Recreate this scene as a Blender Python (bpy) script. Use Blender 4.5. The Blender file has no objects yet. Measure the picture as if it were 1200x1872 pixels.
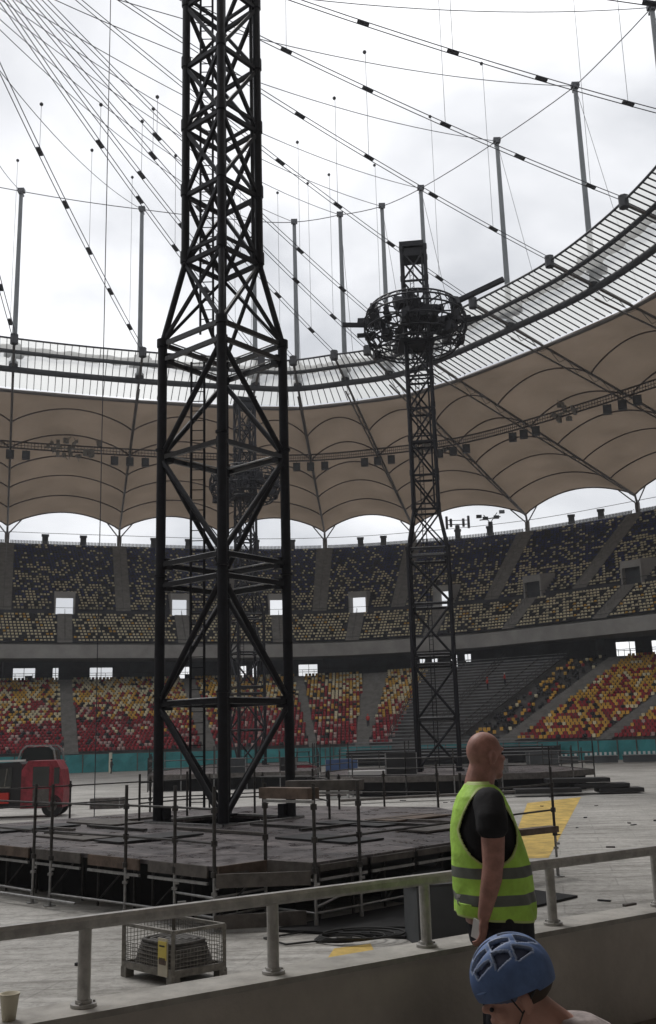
import bpy, bmesh, math, random
import numpy as np
from mathutils import Vector, Matrix
random.seed(7); RNG = np.random.default_rng(5)
R = math.radians
scene = bpy.context.scene
COL = scene.collection
# ------------------------------------------------------------------ camera (eye level is z = 0, the pitch is 3.3 m lower)
FPX, TH, RO = 1820.0, R(12.9), R(1.62)
fw = Vector((0, math.cos(TH), math.sin(TH))); up = Vector((0, -math.sin(TH), math.cos(TH))); rt = Vector((1, 0, 0))
r2 = rt * math.cos(RO) - up * math.sin(RO); u2 = rt * math.sin(RO) + up * math.cos(RO)
cd = bpy.data.cameras.new('camera'); cam = bpy.data.objects.new('camera', cd); COL.objects.link(cam)
cam.matrix_world = Matrix(((r2.x, u2.x, -fw.x, 0), (r2.y, u2.y, -fw.y, 0), (r2.z, u2.z, -fw.z, 0), (0, 0, 0, 1)))
cd.sensor_fit = 'HORIZONTAL'; cd.sensor_width = 36; cd.lens = FPX / 1200 * 36; cd.clip_start = .05; cd.clip_end = 6000
scene.camera = cam
# ------------------------------------------------------------------ light
SUN_EL, SUN_AZ = R(58), R(-35)
w = bpy.data.worlds.new("World"); scene.world = w; w.use_nodes = True
nt = w.node_tree; nt.nodes.clear()
def N(nt, t, **kw):
    n = nt.nodes.new(t)
    for k, v in kw.items(): setattr(n, k, v)
    return n
out = N(nt, 'ShaderNodeOutputWorld'); bg = N(nt, 'ShaderNodeBackground'); bg.inputs[1].default_value = .1
sky = N(nt, 'ShaderNodeTexSky', sky_type='NISHITA', sun_disc=False, sun_elevation=SUN_EL, sun_rotation=SUN_AZ)
tc = N(nt, 'ShaderNodeTexCoord'); mp = N(nt, 'ShaderNodeMapping'); mp.inputs['Scale'].default_value = (1.0, 1.0, 1.7)
mp.inputs['Location'].default_value = (.35, .2, .1)
nz = N(nt, 'ShaderNodeTexNoise'); nz.inputs['Scale'].default_value = 2.3; nz.inputs['Detail'].default_value = 7; nz.inputs['Roughness'].default_value = .5; nz.inputs['Distortion'].default_value = .3
rp = N(nt, 'ShaderNodeValToRGB')
rp.color_ramp.elements[0].position = .41; rp.color_ramp.elements[0].color = (.46, .47, .49, 1)
rp.color_ramp.elements[1].position = .66; rp.color_ramp.elements[1].color = (.93, .93, .94, 1)
e = rp.color_ramp.elements.new(.53); e.color = (.69, .695, .71, 1)
sc = N(nt, 'ShaderNodeVectorMath', operation='SCALE'); sc.inputs['Scale'].default_value = 10.6
mx = N(nt, 'ShaderNodeMixRGB'); mx.inputs[0].default_value = .93
L = nt.links.new
L(tc.outputs['Generated'], mp.inputs[0]); L(mp.outputs[0], nz.inputs['Vector']); L(nz.outputs['Fac'], rp.inputs[0]); L(rp.outputs[0], sc.inputs[0])
L(sky.outputs[0], mx.inputs[1]); L(sc.outputs[0], mx.inputs[2]); L(mx.outputs[0], bg.inputs[0]); L(bg.outputs[0], out.inputs[0])
sd = bpy.data.lights.new('sun', 'SUN'); sd.energy = .9; sd.angle = R(14); sd.color = (1, .97, .93)
sun = bpy.data.objects.new('sun', sd); COL.objects.link(sun)
sdir = Vector((math.sin(SUN_AZ) * math.cos(SUN_EL), math.cos(SUN_AZ) * math.cos(SUN_EL), math.sin(SUN_EL)))
sun.rotation_euler = sdir.to_track_quat('Z', 'Y').to_euler()
scene.view_settings.view_transform = 'Standard'; scene.view_settings.look = 'None'
scene.view_settings.exposure = 0.53; scene.view_settings.gamma = 1
scene.cycles.use_denoising = True; scene.cycles.max_bounces = 6; scene.cycles.transparent_max_bounces = 16

# ------------------------------------------------------------------ materials
def mat(name, col, rough=.6, metal=0., var=.0, vscale=3., bump=0., bscale=20., col2=None, det=4, spec=.5):
    m = bpy.data.materials.new(name); m.use_nodes = True; nt = m.node_tree
    p = nt.nodes['Principled BSDF']; p.inputs['Roughness'].default_value = rough; p.inputs['Metallic'].default_value = metal
    p.inputs['Specular IOR Level'].default_value = spec
    p.inputs['Base Color'].default_value = (*col, 1)
    if var or col2:
        g = N(nt, 'ShaderNodeNewGeometry'); n = N(nt, 'ShaderNodeTexNoise'); n.inputs['Scale'].default_value = vscale; n.inputs['Detail'].default_value = det
        n.inputs['Roughness'].default_value = .65
        r = N(nt, 'ShaderNodeValToRGB')
        c2 = col2 or tuple(c * (1 - var) for c in col); c1 = col if col2 else tuple(min(1, c * (1 + var)) for c in col)
        r.color_ramp.elements[0].color = (*c2, 1); r.color_ramp.elements[0].position = .35
        r.color_ramp.elements[1].color = (*c1, 1); r.color_ramp.elements[1].position = .65
        nt.links.new(g.outputs['Position'], n.inputs['Vector']); nt.links.new(n.outputs['Fac'], r.inputs[0]); nt.links.new(r.outputs[0], p.inputs['Base Color'])
    if bump:
        g = N(nt, 'ShaderNodeNewGeometry'); n = N(nt, 'ShaderNodeTexNoise'); n.inputs['Scale'].default_value = bscale; n.inputs['Detail'].default_value = 3
        b = N(nt, 'ShaderNodeBump'); b.inputs['Strength'].default_value = bump; b.inputs['Distance'].default_value = .02
        nt.links.new(g.outputs['Position'], n.inputs['Vector']); nt.links.new(n.outputs['Fac'], b.inputs['Height']); nt.links.new(b.outputs[0], p.inputs['Normal'])
    return m
M = {}
M['black_steel'] = mat('black_steel', (.008, .008, .012), .5, .0, .35, 6, spec=.28)
M['gloss_black'] = mat('gloss_black', (.01, .01, .013), .26, .0, .3, 6, spec=.55)
M['dark_steel'] = mat('dark_steel', (.035, .037, .042), .5, .2, .2, 3)
M['mast'] = mat('mast_paint', (.13, .14, .145), .5, .3, .1, .5)
M['galv'] = mat('galvanised_tube', (.32, .32, .32), .45, .6, .25, 8)
M['galv_dark'] = mat('weathered_tube', (.05, .047, .045), .5, .3, .4, 8)
M['rail'] = mat('rail_paint', (.40, .39, .375), .42, .3, .2, 14)
M['cable'] = mat('cable_steel', (.07, .07, .08), .5, .5)
M['clamp'] = mat('cable_clamp', (.015, .015, .018), .5, .1)
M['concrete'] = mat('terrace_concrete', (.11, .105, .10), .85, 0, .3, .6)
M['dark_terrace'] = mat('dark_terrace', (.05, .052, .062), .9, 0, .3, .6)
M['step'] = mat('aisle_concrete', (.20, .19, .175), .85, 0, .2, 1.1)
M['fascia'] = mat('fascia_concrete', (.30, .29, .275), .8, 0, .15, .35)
M['parapet'] = mat('parapet_concrete', (.50, .46, .42), .75, 0, .13, 2.4, .2, 30, det=9)
M['coping'] = mat('coping_concrete', (.36, .345, .32), .8, 0, .22, 5, .15, 40)
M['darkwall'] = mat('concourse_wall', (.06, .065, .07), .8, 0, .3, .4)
M['seat_yellow'] = mat('seat_yellow', (.64, .37, .06), .55, 0, .2, .4)
M['seat_red'] = mat('seat_red', (.30, .018, .028), .55, 0, .3, .4)
M['seat_cream'] = mat('seat_cream', (.72, .64, .44), .6, 0, .15, .4)
M['seat_pink'] = mat('seat_pale', (.52, .36, .33), .6, 0, .15, .4)
M['seat_navy'] = mat('seat_navy', (.02, .036, .16), .6, 0, .3, .4)
M['seat_dark'] = mat('seat_dark', (.025, .025, .028), .6)
M['teal'] = mat('teal_banner', (.03, .22, .23), .6, 0, .22, .45)
M['arch'] = mat('arch_tube', (.08, .052, .038), .6)
M['catwalk_paint'] = mat('catwalk_paint', (.045, .03, .026), .6)
M['truss'] = mat('truss_paint', (.12, .105, .095), .6)
M['wood'] = mat('toe_board', (.12, .085, .065), .75, 0, .35, 4)
M['red_wood'] = mat('reddish_board', (.09, .04, .04), .75, 0, .35, 4)
M['grey_wood'] = mat('grey_board', (.11, .10, .092), .8, 0, .3, 4)
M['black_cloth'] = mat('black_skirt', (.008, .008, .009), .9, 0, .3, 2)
M['tribune'] = mat('tribune_metal', (.24, .242, .245), .6, .1, .25, .8)
M['yellow_mat'] = mat('yellow_floor', (.52, .36, .09), .75, 0, .35, 1.6, det=9)
M['red_paint'] = mat('red_paint', (.27, .03, .045), .45, 0, .4, 3)
M['bright_red'] = mat('bright_red', (.55, .04, .03), .4)
M['black_plastic'] = mat('black_plastic', (.02, .02, .022), .5)
M['rubber'] = mat('rubber', (.02, .02, .02), .8)
M['glass_dark'] = mat('dark_glass', (.02, .025, .025), .12, 0, spec=.8)
M['white'] = mat('white_paint', (.65, .65, .64), .5)
M['cup'] = mat('cup_paper', (.62, .57, .45), .6)
M['skin'] = mat('skin', (.42, .215, .175), .5, 0, .2, 14, .1, 90)
M['skin_kid'] = mat('skin_child', (.50, .27, .21), .5, 0, .1, 9)
M['tshirt'] = mat('black_tshirt', (.012, .012, .015), .85, 0, .2, 8, .4, 14)
M['trousers'] = mat('navy_trousers', (.018, .018, .026), .85, 0, .3, 6, .4, 12)
M['vest'] = mat('hivis_fabric', (.46, .78, .11), .65, 0, .16, 6, .9, 9)
M['vest_edge'] = mat('vest_piping', (.55, .68, .25), .6)
M['reflect'] = mat('reflective_tape', (.15, .165, .15), .45, .3, .15, 10)
M['helmet'] = mat('helmet_blue', (.10, .17, .36), .55, 0, .25, 9)
M['helmet_in'] = mat('helmet_foam', (.10, .12, .19), .8)
M['helmet_edge'] = mat('helmet_trim', (.26, .32, .46), .5)
M['hair'] = mat('brown_hair', (.05, .035, .025), .8)
M['kid_shirt'] = mat('light_shirt', (.36, .31, .30), .8, 0, .3, 20, .6, 18)
M['label_yellow'] = mat('yellow_plate', (.62, .50, .10), .5)
M['label_white'] = mat('pale_plate', (.50, .46, .36), .5)
M['wire'] = mat('wire_steel', (.20, .19, .17), .55, .4, .3, 9)
M['mat_grey'] = mat('stacked_hose', (.085, .08, .075), .7, 0, .4, 14)
M['blue_cloth'] = mat('blue_cloth', (.05, .09, .2), .8)
M['shoe'] = mat('shoe', (.02, .02, .02), .6)
# roof membrane: thin woven cloth that lets daylight through
m = bpy.data.materials.new('membrane'); m.use_nodes = True; nt = m.node_tree; nt.nodes.remove(nt.nodes['Principled BSDF']); o_ = nt.nodes['Material Output']
d = N(nt, 'ShaderNodeBsdfDiffuse'); t = N(nt, 'ShaderNodeBsdfTranslucent'); a = N(nt, 'ShaderNodeAddShader')
g = N(nt, 'ShaderNodeNewGeometry'); n = N(nt, 'ShaderNodeTexNoise'); n.inputs['Scale'].default_value = .16; n.inputs['Detail'].default_value = 5
r = N(nt, 'ShaderNodeValToRGB'); r.color_ramp.elements[0].position = .3; r.color_ramp.elements[0].color = (.060, .046, .033, 1); r.color_ramp.elements[1].position = .7; r.color_ramp.elements[1].color = (.112, .086, .064, 1)
d.inputs[0].default_value = (.13, .105, .085, 1)
n2 = N(nt, 'ShaderNodeTexNoise'); n2.inputs['Scale'].default_value = 1.4; n2.inputs['Detail'].default_value = 8; n2.inputs['Roughness'].default_value = .8
mm = N(nt, 'ShaderNodeMixRGB'); mm.inputs[0].default_value = .35
nt.links.new(g.outputs['Position'], n2.inputs['Vector']); nt.links.new(n.outputs['Fac'], mm.inputs[1]); nt.links.new(n2.outputs['Fac'], mm.inputs[2])
for x, y in ((g.outputs['Position'], n.inputs['Vector']), (mm.outputs[0], r.inputs[0]), (r.outputs[0], t.inputs[0]), (d.outputs[0], a.inputs[0]), (t.outputs[0], a.inputs[1]), (a.outputs[0], o_.inputs[0])): nt.links.new(x, y)
M['membrane'] = m
# canopy glass: greyish polycarbonate
m = bpy.data.materials.new('canopy_glass'); m.use_nodes = True; nt = m.node_tree; nt.nodes.remove(nt.nodes['Principled BSDF']); o_ = nt.nodes['Material Output']
tr = N(nt, 'ShaderNodeBsdfTransparent'); tl = N(nt, 'ShaderNodeBsdfTranslucent'); mxs = N(nt, 'ShaderNodeMixShader')
tr.inputs[0].default_value = (.86, .86, .84, 1); tl.inputs[0].default_value = (.74, .74, .71, 1); mxs.inputs[0].default_value = .45
for x, y in ((tr.outputs[0], mxs.inputs[1]), (tl.outputs[0], mxs.inputs[2]), (mxs.outputs[0], o_.inputs[0])): nt.links.new(x, y)
M['canopy'] = m
# pitch covering: pale worn panels with scuffs and joints
def floor_tone():
    m = bpy.data.materials.new('pitch_cover'); m.use_nodes = True; nt = m.node_tree; p = nt.nodes['Principled BSDF']; p.inputs['Roughness'].default_value = .7
    g = N(nt, 'ShaderNodeNewGeometry'); mpp = N(nt, 'ShaderNodeMapping'); mpp.inputs['Rotation'].default_value = (0, 0, R(12)); mpp.inputs['Scale'].default_value = (1, 1, 1)
    n1 = N(nt, 'ShaderNodeTexNoise'); n1.inputs['Scale'].default_value = .22; n1.inputs['Detail'].default_value = 8; n1.inputs['Roughness'].default_value = .7
    mp2 = N(nt, 'ShaderNodeMapping'); mp2.inputs['Scale'].default_value = (.35, 2.6, 1); mp2.inputs['Rotation'].default_value = (0, 0, R(-8))
    n2 = N(nt, 'ShaderNodeTexNoise'); n2.inputs['Scale'].default_value = 1.1; n2.inputs['Detail'].default_value = 6; n2.inputs['Roughness'].default_value = .75
    br = N(nt, 'ShaderNodeTexBrick'); br.inputs['Scale'].default_value = 1; br.inputs['Mortar Size'].default_value = .018; br.inputs['Brick Width'].default_value = 2.4; br.inputs['Row Height'].default_value = 1.2
    br.inputs['Color1'].default_value = (1, 1, 1, 1); br.inputs['Color2'].default_value = (.92, .92, .92, 1); br.inputs['Mortar'].default_value = (.62, .62, .62, 1)
    r1 = N(nt, 'ShaderNodeValToRGB'); r1.color_ramp.elements[0].position = .3; r1.color_ramp.elements[0].color = (.33, .32, .30, 1); r1.color_ramp.elements[1].position = .7; r1.color_ramp.elements[1].color = (.56, .545, .52, 1)
    r2_ = N(nt, 'ShaderNodeValToRGB'); r2_.color_ramp.elements[0].position = .34; r2_.color_ramp.elements[0].color = (.50, .49, .47, 1); r2_.color_ramp.elements[1].position = .55; r2_.color_ramp.elements[1].color = (1, 1, 1, 1)
    a1 = N(nt, 'ShaderNodeMixRGB', blend_type='MULTIPLY'); a1.inputs[0].default_value = 1; a2 = N(nt, 'ShaderNodeMixRGB', blend_type='MULTIPLY'); a2.inputs[0].default_value = .55
    n3 = N(nt, 'ShaderNodeTexNoise'); n3.inputs['Scale'].default_value = 5.5; n3.inputs['Detail'].default_value = 9; n3.inputs['Roughness'].default_value = .8; n3.inputs['Distortion'].default_value = .8
    r4 = N(nt, 'ShaderNodeValToRGB'); r4.color_ramp.elements[0].position = .40; r4.color_ramp.elements[0].color = (.62, .61, .59, 1); r4.color_ramp.elements[1].position = .56; r4.color_ramp.elements[1].color = (1.08, 1.08, 1.07, 1)
    a3 = N(nt, 'ShaderNodeMixRGB', blend_type='MULTIPLY'); a3.inputs[0].default_value = .75; nt.links.new(g.outputs['Position'], n3.inputs['Vector']); nt.links.new(n3.outputs['Fac'], r4.inputs[0]); nt.links.new(a2.outputs[0], a3.inputs[1]); nt.links.new(r4.outputs[0], a3.inputs[2])
    l = nt.links.new
    l(g.outputs['Position'], mpp.inputs[0]); l(g.outputs['Position'], mp2.inputs[0]); l(mpp.outputs[0], n1.inputs['Vector']); l(mp2.outputs[0], n2.inputs['Vector']); l(mpp.outputs[0], br.inputs['Vector'])
    l(n1.outputs['Fac'], r1.inputs[0]); l(n2.outputs['Fac'], r2_.inputs[0]); l(r1.outputs[0], a1.inputs[1]); l(r2_.outputs[0], a1.inputs[2]); l(a1.outputs[0], a2.inputs[1]); l(br.outputs[0], a2.inputs[2]); l(a3.outputs[0], p.inputs['Base Color'])
    return m
M['pitch'] = floor_tone()
# stage deck: wet dark plywood panels
def deck_mat():
    m = bpy.data.materials.new('stage_panels'); m.use_nodes = True; nt = m.node_tree; p = nt.nodes['Principled BSDF']
    g = N(nt, 'ShaderNodeNewGeometry'); mpp = N(nt, 'ShaderNodeMapping'); mpp.inputs['Rotation'].default_value = (0, 0, R(45))
    n1 = N(nt, 'ShaderNodeTexNoise'); n1.inputs['Scale'].default_value = 1.3; n1.inputs['Detail'].default_value = 8; n1.inputs['Roughness'].default_value = .75
    br = N(nt, 'ShaderNodeTexBrick'); br.inputs['Scale'].default_value = 1; br.inputs['Mortar Size'].default_value = .02; br.inputs['Brick Width'].default_value = 2.5; br.inputs['Row Height'].default_value = 1.25; br.offset = 0
    br.inputs['Color1'].default_value = (1.3, 1.25, 1.25, 1); br.inputs['Color2'].default_value = (.6, .58, .62, 1); br.inputs['Mortar'].default_value = (2.2, 2.15, 2.1, 1)
    r1 = N(nt, 'ShaderNodeValToRGB'); r1.color_ramp.elements[0].position = .38; r1.color_ramp.elements[0].color = (.045, .038, .04, 1); r1.color_ramp.elements[1].position = .68; r1.color_ramp.elements[1].color = (.155, .14, .138, 1)
    r3 = N(nt, 'ShaderNodeValToRGB'); r3.color_ramp.elements[0].position = .4; r3.color_ramp.elements[0].color = (.22, .22, .22, 1); r3.color_ramp.elements[1].position = .6; r3.color_ramp.elements[1].color = (.65, .65, .65, 1)
    a1 = N(nt, 'ShaderNodeMixRGB', blend_type='MULTIPLY'); a1.inputs[0].default_value = 1; l = nt.links.new
    l(g.outputs['Position'], mpp.inputs[0]); l(mpp.outputs[0], n1.inputs['Vector']); l(mpp.outputs[0], br.inputs['Vector']); l(n1.outputs['Fac'], r1.inputs[0]); l(n1.outputs['Fac'], r3.inputs[0])
    l(r1.outputs[0], a1.inputs[1]); l(br.outputs[0], a1.inputs[2]); l(a1.outputs[0], p.inputs['Base Color']); l(r3.outputs[0], p.inputs['Roughness'])
    return m
M['deck'] = deck_mat()

# ------------------------------------------------------------------ helpers
def V(*a): return Vector(a if len(a) > 1 else a[0])
class MB:
    def __init__(s): s.v = []; s.f = []; s.m = []; s.mats = []; s.cur = 0; s.sm = []
    def use(s, name):
        if name not in s.mats: s.mats.append(name)
        s.cur = s.mats.index(name); return s
    def add(s, vs, fs, smooth=False):
        b = len(s.v); s.v += [tuple(x) for x in vs]
        for f in fs: s.f.append(tuple(b + i for i in f)); s.m.append(s.cur); s.sm.append(smooth)
    def box(s, c, size, rz=0., rot=None):
        x, y, z = size[0] / 2, size[1] / 2, size[2] / 2
        Mx = rot or Matrix.Rotation(rz, 3, 'Z'); c = V(c)
        vs = [c + Mx @ V(a * x, b * y, d * z) for a, b, d in ((-1, -1, -1), (1, -1, -1), (1, 1, -1), (-1, 1, -1), (-1, -1, 1), (1, -1, 1), (1, 1, 1), (-1, 1, 1))]
        s.add(vs, [(0, 3, 2, 1), (4, 5, 6, 7), (0, 1, 5, 4), (1, 2, 6, 5), (2, 3, 7, 6), (3, 0, 4, 7)])
    def bar(s, p, q, w, h=None, upv=None):
        p, q = V(p), V(q); d = (q - p).normalized(); h = h or w
        u = V(upv) if upv else V(0, 0, 1)
        if abs(d.dot(u)) > .98: u = V(0, 1, 0)
        a = d.cross(u).normalized(); b = a.cross(d).normalized()
        vs = [P + a * sx * w / 2 + b * sy * h / 2 for P in (p, q) for sx, sy in ((-1, -1), (1, -1), (1, 1), (-1, 1))]
        s.add(vs, [(0, 1, 2, 3), (7, 6, 5, 4), (0, 4, 5, 1), (1, 5, 6, 2), (2, 6, 7, 3), (3, 7, 4, 0)])
    def tube(s, p, q, r, n=8, r2=None, cap=True):
        s.path([p, q], [r, r if r2 is None else r2], n, cap)
    def path(s, pts, r, n=8, cap=True, closed=False):
        pts = [V(p) for p in pts]; m_ = len(pts); rr = r if isinstance(r, (list, tuple)) else [r] * m_
        vs = []
        for i, p in enumerate(pts):
            if closed: d = pts[(i + 1) % m_] - pts[i - 1]
            else: d = pts[min(i + 1, m_ - 1)] - pts[max(i - 1, 0)]
            d.normalize(); u = V(0, 0, 1)
            if abs(d.z) > .95: u = V(0, 1, 0)
            a = d.cross(u).normalized(); b = a.cross(d)
            for k in range(n):
                t = 2 * math.pi * k / n; vs.append(p + (a * math.cos(t) + b * math.sin(t)) * rr[i])
        fs = []
        for i in range(m_ if closed else m_ - 1):
            j = (i + 1) % m_
            for k in range(n): fs.append((i * n + k, i * n + (k + 1) % n, j * n + (k + 1) % n, j * n + k))
        s.add(vs, fs, True)
        if cap and not closed: s.add(vs[:n], [tuple(range(n))[::-1]]); s.add(vs[-n:], [tuple(range(n))])
    def loft(s, secs, n=20, p=2.3, cap=True, smooth=True):
        # secs: (cx, cy, cz, rx, ry) horizontal rings
        vs = []
        for cx, cy, cz, rx, ry in secs:
            for k in range(n):
                t = 2 * math.pi * k / n; c, q = math.cos(t), math.sin(t)
                vs.append((cx + rx * math.copysign(abs(c) ** (2 / p), c), cy + ry * math.copysign(abs(q) ** (2 / p), q), cz))
        fs = [(i * n + k, i * n + (k + 1) % n, (i + 1) * n + (k + 1) % n, (i + 1) * n + k) for i in range(len(secs) - 1) for k in range(n)]
        if cap: fs += [tuple(range(n))[::-1], tuple((len(secs) - 1) * n + k for k in range(n))]
        s.add(vs, fs, smooth)
    def ell(s, c, r, rot=None, nu=20, nv=12):
        Mx = rot or Matrix.Identity(3); c = V(c); vs = [c + Mx @ V(0, 0, -r[2])]
        for j in range(1, nv):
            a = -math.pi / 2 + math.pi * j / nv
            for k in range(nu):
                t = 2 * math.pi * k / nu; vs.append(c + Mx @ V(r[0] * math.cos(a) * math.cos(t), r[1] * math.cos(a) * math.sin(t), r[2] * math.sin(a)))
        vs.append(c + Mx @ V(0, 0, r[2])); fs = []
        for k in range(nu):
            fs.append((0, 1 + (k + 1) % nu, 1 + k))
            for j in range(nv - 2): fs.append((1 + j * nu + k, 1 + j * nu + (k + 1) % nu, 1 + (j + 1) * nu + (k + 1) % nu, 1 + (j + 1) * nu + k))
            b = 1 + (nv - 2) * nu; fs.append((b + k, b + (k + 1) % nu, len(vs) - 1))
        s.add(vs, fs, True)
    def build(s, name, parent=None, loc=None):
        me = bpy.data.meshes.new(name); me.from_pydata(s.v, [], s.f)
        for k in s.mats: me.materials.append(M[k])
        me.polygons.foreach_set('material_index', s.m); me.polygons.foreach_set('use_smooth', s.sm); me.update()
        o = bpy.data.objects.new(name, me); COL.objects.link(o)
        if parent: o.parent = parent
        if loc: o.location = loc
        return o
def mb(m): return MB().use(m)
def tag(o, label=None, cat=None, group=None, kind=None):
    if label: o['label'] = label
    if cat: o['category'] = cat
    if group: o['group'] = group
    if kind: o['kind'] = kind
    return o
def empty(name, loc=(0, 0, 0), rz=0., label=None, cat=None, group=None):
    o = bpy.data.objects.new(name, None); COL.objects.link(o); o.location = loc; o.rotation_euler = (0, 0, rz); o.empty_display_size = .2
    return tag(o, label, cat, group)
def copy_tree(o, parent=None):
    c = o.copy(); COL.objects.link(c); c.parent = parent
    for ch in list(o.children): copy_tree(ch, c)
    return c
ORD = ['first', 'second', 'third', 'fourth', 'fifth', 'sixth', 'seventh', 'eighth', 'ninth', 'tenth', 'eleventh', 'twelfth', 'thirteenth', 'fourteenth', 'fifteenth', 'sixteenth', 'seventeenth', 'eighteenth', 'nineteenth', 'twentieth', 'twenty-first', 'twenty-second', 'twenty-third', 'twenty-fourth', 'twenty-fifth', 'twenty-sixth', 'twenty-seventh', 'twenty-eighth', 'twenty-ninth', 'thirtieth', 'thirty-first', 'thirty-second', 'thirty-third', 'thirty-fourth']

# ------------------------------------------------------------------ stadium plan: radials from the roof's inner ring (I) to its outer ring (O)
I_ = [(-40, 120.5), (-24.8, 126), (-9.5, 130), (-3.7, 130.7), (2.9, 129), (8.8, 127), (13.9, 122.6), (22.6, 112), (30, 101.5), (35, 89),
      (37.5, 76), (38, 63), (35.5, 52), (30, 43.5), (24, 37), (18, 32), (12, 27.5), (5, 23), (-10, 14.5)]
O_ = [(-58.8, 178), (-39.6, 184.4), (-20.8, 190), (-.8, 192), (16.4, 189), (36.8, 181), (53.2, 167.6), (68, 153), (80.5, 137), (89.5, 118.5),
      (95, 99), (97, 78), (95, 56), (89, 33), (79, 13), (66, -4), (50, -20), (32, -33), (14, -42)]
CXY = (-32, 64)
I_ += [(2 * CXY[0] - x, 2 * CXY[1] - y) for x, y in I_]; O_ += [(2 * CXY[0] - x, 2 * CXY[1] - y) for x, y in O_]
NS = len(I_)
def cr(P, s, closed=True):
    n = len(P); i = math.floor(s); t = s - i
    g = (lambda k: P[k % n]) if closed else (lambda k: P[max(0, min(n - 1, k))])
    p0, p1, p2, p3 = (np.array(g(i + k), float) for k in (-1, 0, 1, 2))
    return .5 * ((2 * p1) + (p2 - p0) * t + (2 * p0 - 5 * p1 + 4 * p2 - p3) * t * t + (3 * p1 - p0 - 3 * p2 + p3) * t ** 3)
def radial(s): return cr(I_, s), cr(O_, s)
def rp_(s, t, z):            # point on radial s at fraction t
    a, b = radial(s); q = a + (b - a) * t; return V(q[0], q[1], z)
def up_pt(s, r, z):          # upper stand: r metres outward from its front edge
    a, b = radial(s); u = (b - a) / np.linalg.norm(b - a); q = b - u * 34 + u * r; return V(q[0], q[1], z)
# lower stand stations: wall foot W, top T
LW = [(-76, 110), (-62, 120), (-48, 128.5), (-34.6, 134), (-17, 138.5), (-2.9, 139), (3.6, 138), (16.1, 133), (21.9, 131), (33, 125), (43, 117), (52, 104), (57, 90), (59, 76)]
LT = [(-94, 128), (-77, 142), (-59, 152.5), (-42, 158), (-23.5, 163), (-5.6, 165), (6.8, 162.5), (33.5, 144.5), (40.5, 142), (52.5, 134), (64, 121), (74, 104), (80, 87), (82, 70)]
LW = LW; LT = LT
def lo_pt(s, f, z):          # s counts from the second station so that aisles fall on whole numbers
    a, b = cr(LW, s, False), cr(LT, s, False); q = a + (b - a) * f; return V(q[0], q[1], z)
def ring_strip(b, fn1, fn2, s0, s1, n, smooth=False):
    vs = []; 
    for i in range(n + 1):
        s = s0 + (s1 - s0) * i / n; vs += [fn1(s), fn2(s)]
    b.add(vs, [(2 * i, 2 * i + 2, 2 * i + 3, 2 * i + 1) for i in range(n)], smooth)

# ------------------------------------------------------------------ ground
b = mb('pitch'); b.add([(-380, -330, -3.36), (320, -330, -3.36), (320, 400, -3.36), (-380, 400, -3.36)], [(0, 1, 2, 3)])
tag(b.build('ground'), kind='structure')
b = mb('pitch'); b.add([(-90, 4, -3.3), (70, 4, -3.3), (70, 150, -3.3), (-90, 150, -3.3)], [(0, 1, 2, 3)])
tag(b.build('pitch_floor'), kind='structure')
b = mb('yellow_mat'); b.add([(-.2, 16.6, -3.294), (.55, 16.9, -3.294), (.5, 17.6, -3.294), (-.1, 17.3, -3.294), (4.6, 28.6, -3.294), (5.75, 28.6, -3.294), (12.9, 54.5, -3.294), (9.4, 51, -3.294)], [(0, 1, 2, 3), (4, 5, 6, 7)])
tag(b.build('floor_marking'), kind='structure')

# ------------------------------------------------------------------ lower stand
ZL0, ZL1, NR = -.9, 10.3, 29
lower = empty('lower_stand', (0, 135, -3.3), 0, 'lower seating tier of red and yellow seats behind the teal hoarding', 'grandstand')
def rel(o, parent):           # keep world coordinates while parented
    o.parent = parent; o.matrix_parent_inverse = Matrix.Translation(-parent.location); return o
S0, S1 = 0, 13
b = mb('concrete'); NSL = 130
for k in range(NR):
    f0, f1 = k / NR, (k + 1) / NR; z0 = ZL0 + (ZL1 - ZL0) * k / NR; z1 = ZL0 + (ZL1 - ZL0) * (k + 1) / NR
    ring_strip(b, lambda s: lo_pt(s, f0, z0), lambda s: lo_pt(s, f1, z0), S0, S1, NSL)
    ring_strip(b, lambda s: lo_pt(s, f1, z0), lambda s: lo_pt(s, f1, z1), S0, S1, NSL)
ring_strip(b, lambda s: lo_pt(s, 1, ZL1), lambda s: lo_pt(s, 1.45, ZL1), S0, S1, NSL)
ring_strip(b, lambda s: lo_pt(s, 0, -3.3), lambda s: lo_pt(s, 0, ZL0), S0, S1, NSL)
rel(b.build('terrace'), lower)
LO_AISLE = [(1, .07), (3, .06), (4, .06), (5, .055), (6, .10), (8, .13), (9, .08), (10, .08), (11, .08), (2, .06)]
for sa, hw in LO_AISLE:
    b = mb('step')
    for k in range(NR * 2):
        f0, f1 = k / NR / 2, (k + 1) / NR / 2; z1 = ZL0 + (ZL1 - ZL0) * (k + 1) / NR / 2 + .03; z0 = z1 - (ZL1 - ZL0) / NR / 2
        ring_strip(b, lambda s: lo_pt(s, f0 - .004, z1), lambda s: lo_pt(s, f1, z1), sa - hw, sa + hw, 1)
        ring_strip(b, lambda s: lo_pt(s, f0 - .004, z0), lambda s: lo_pt(s, f0 - .004, z1), sa - hw, sa + hw, 1)
    rel(b.build('stairway'), lower)
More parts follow.
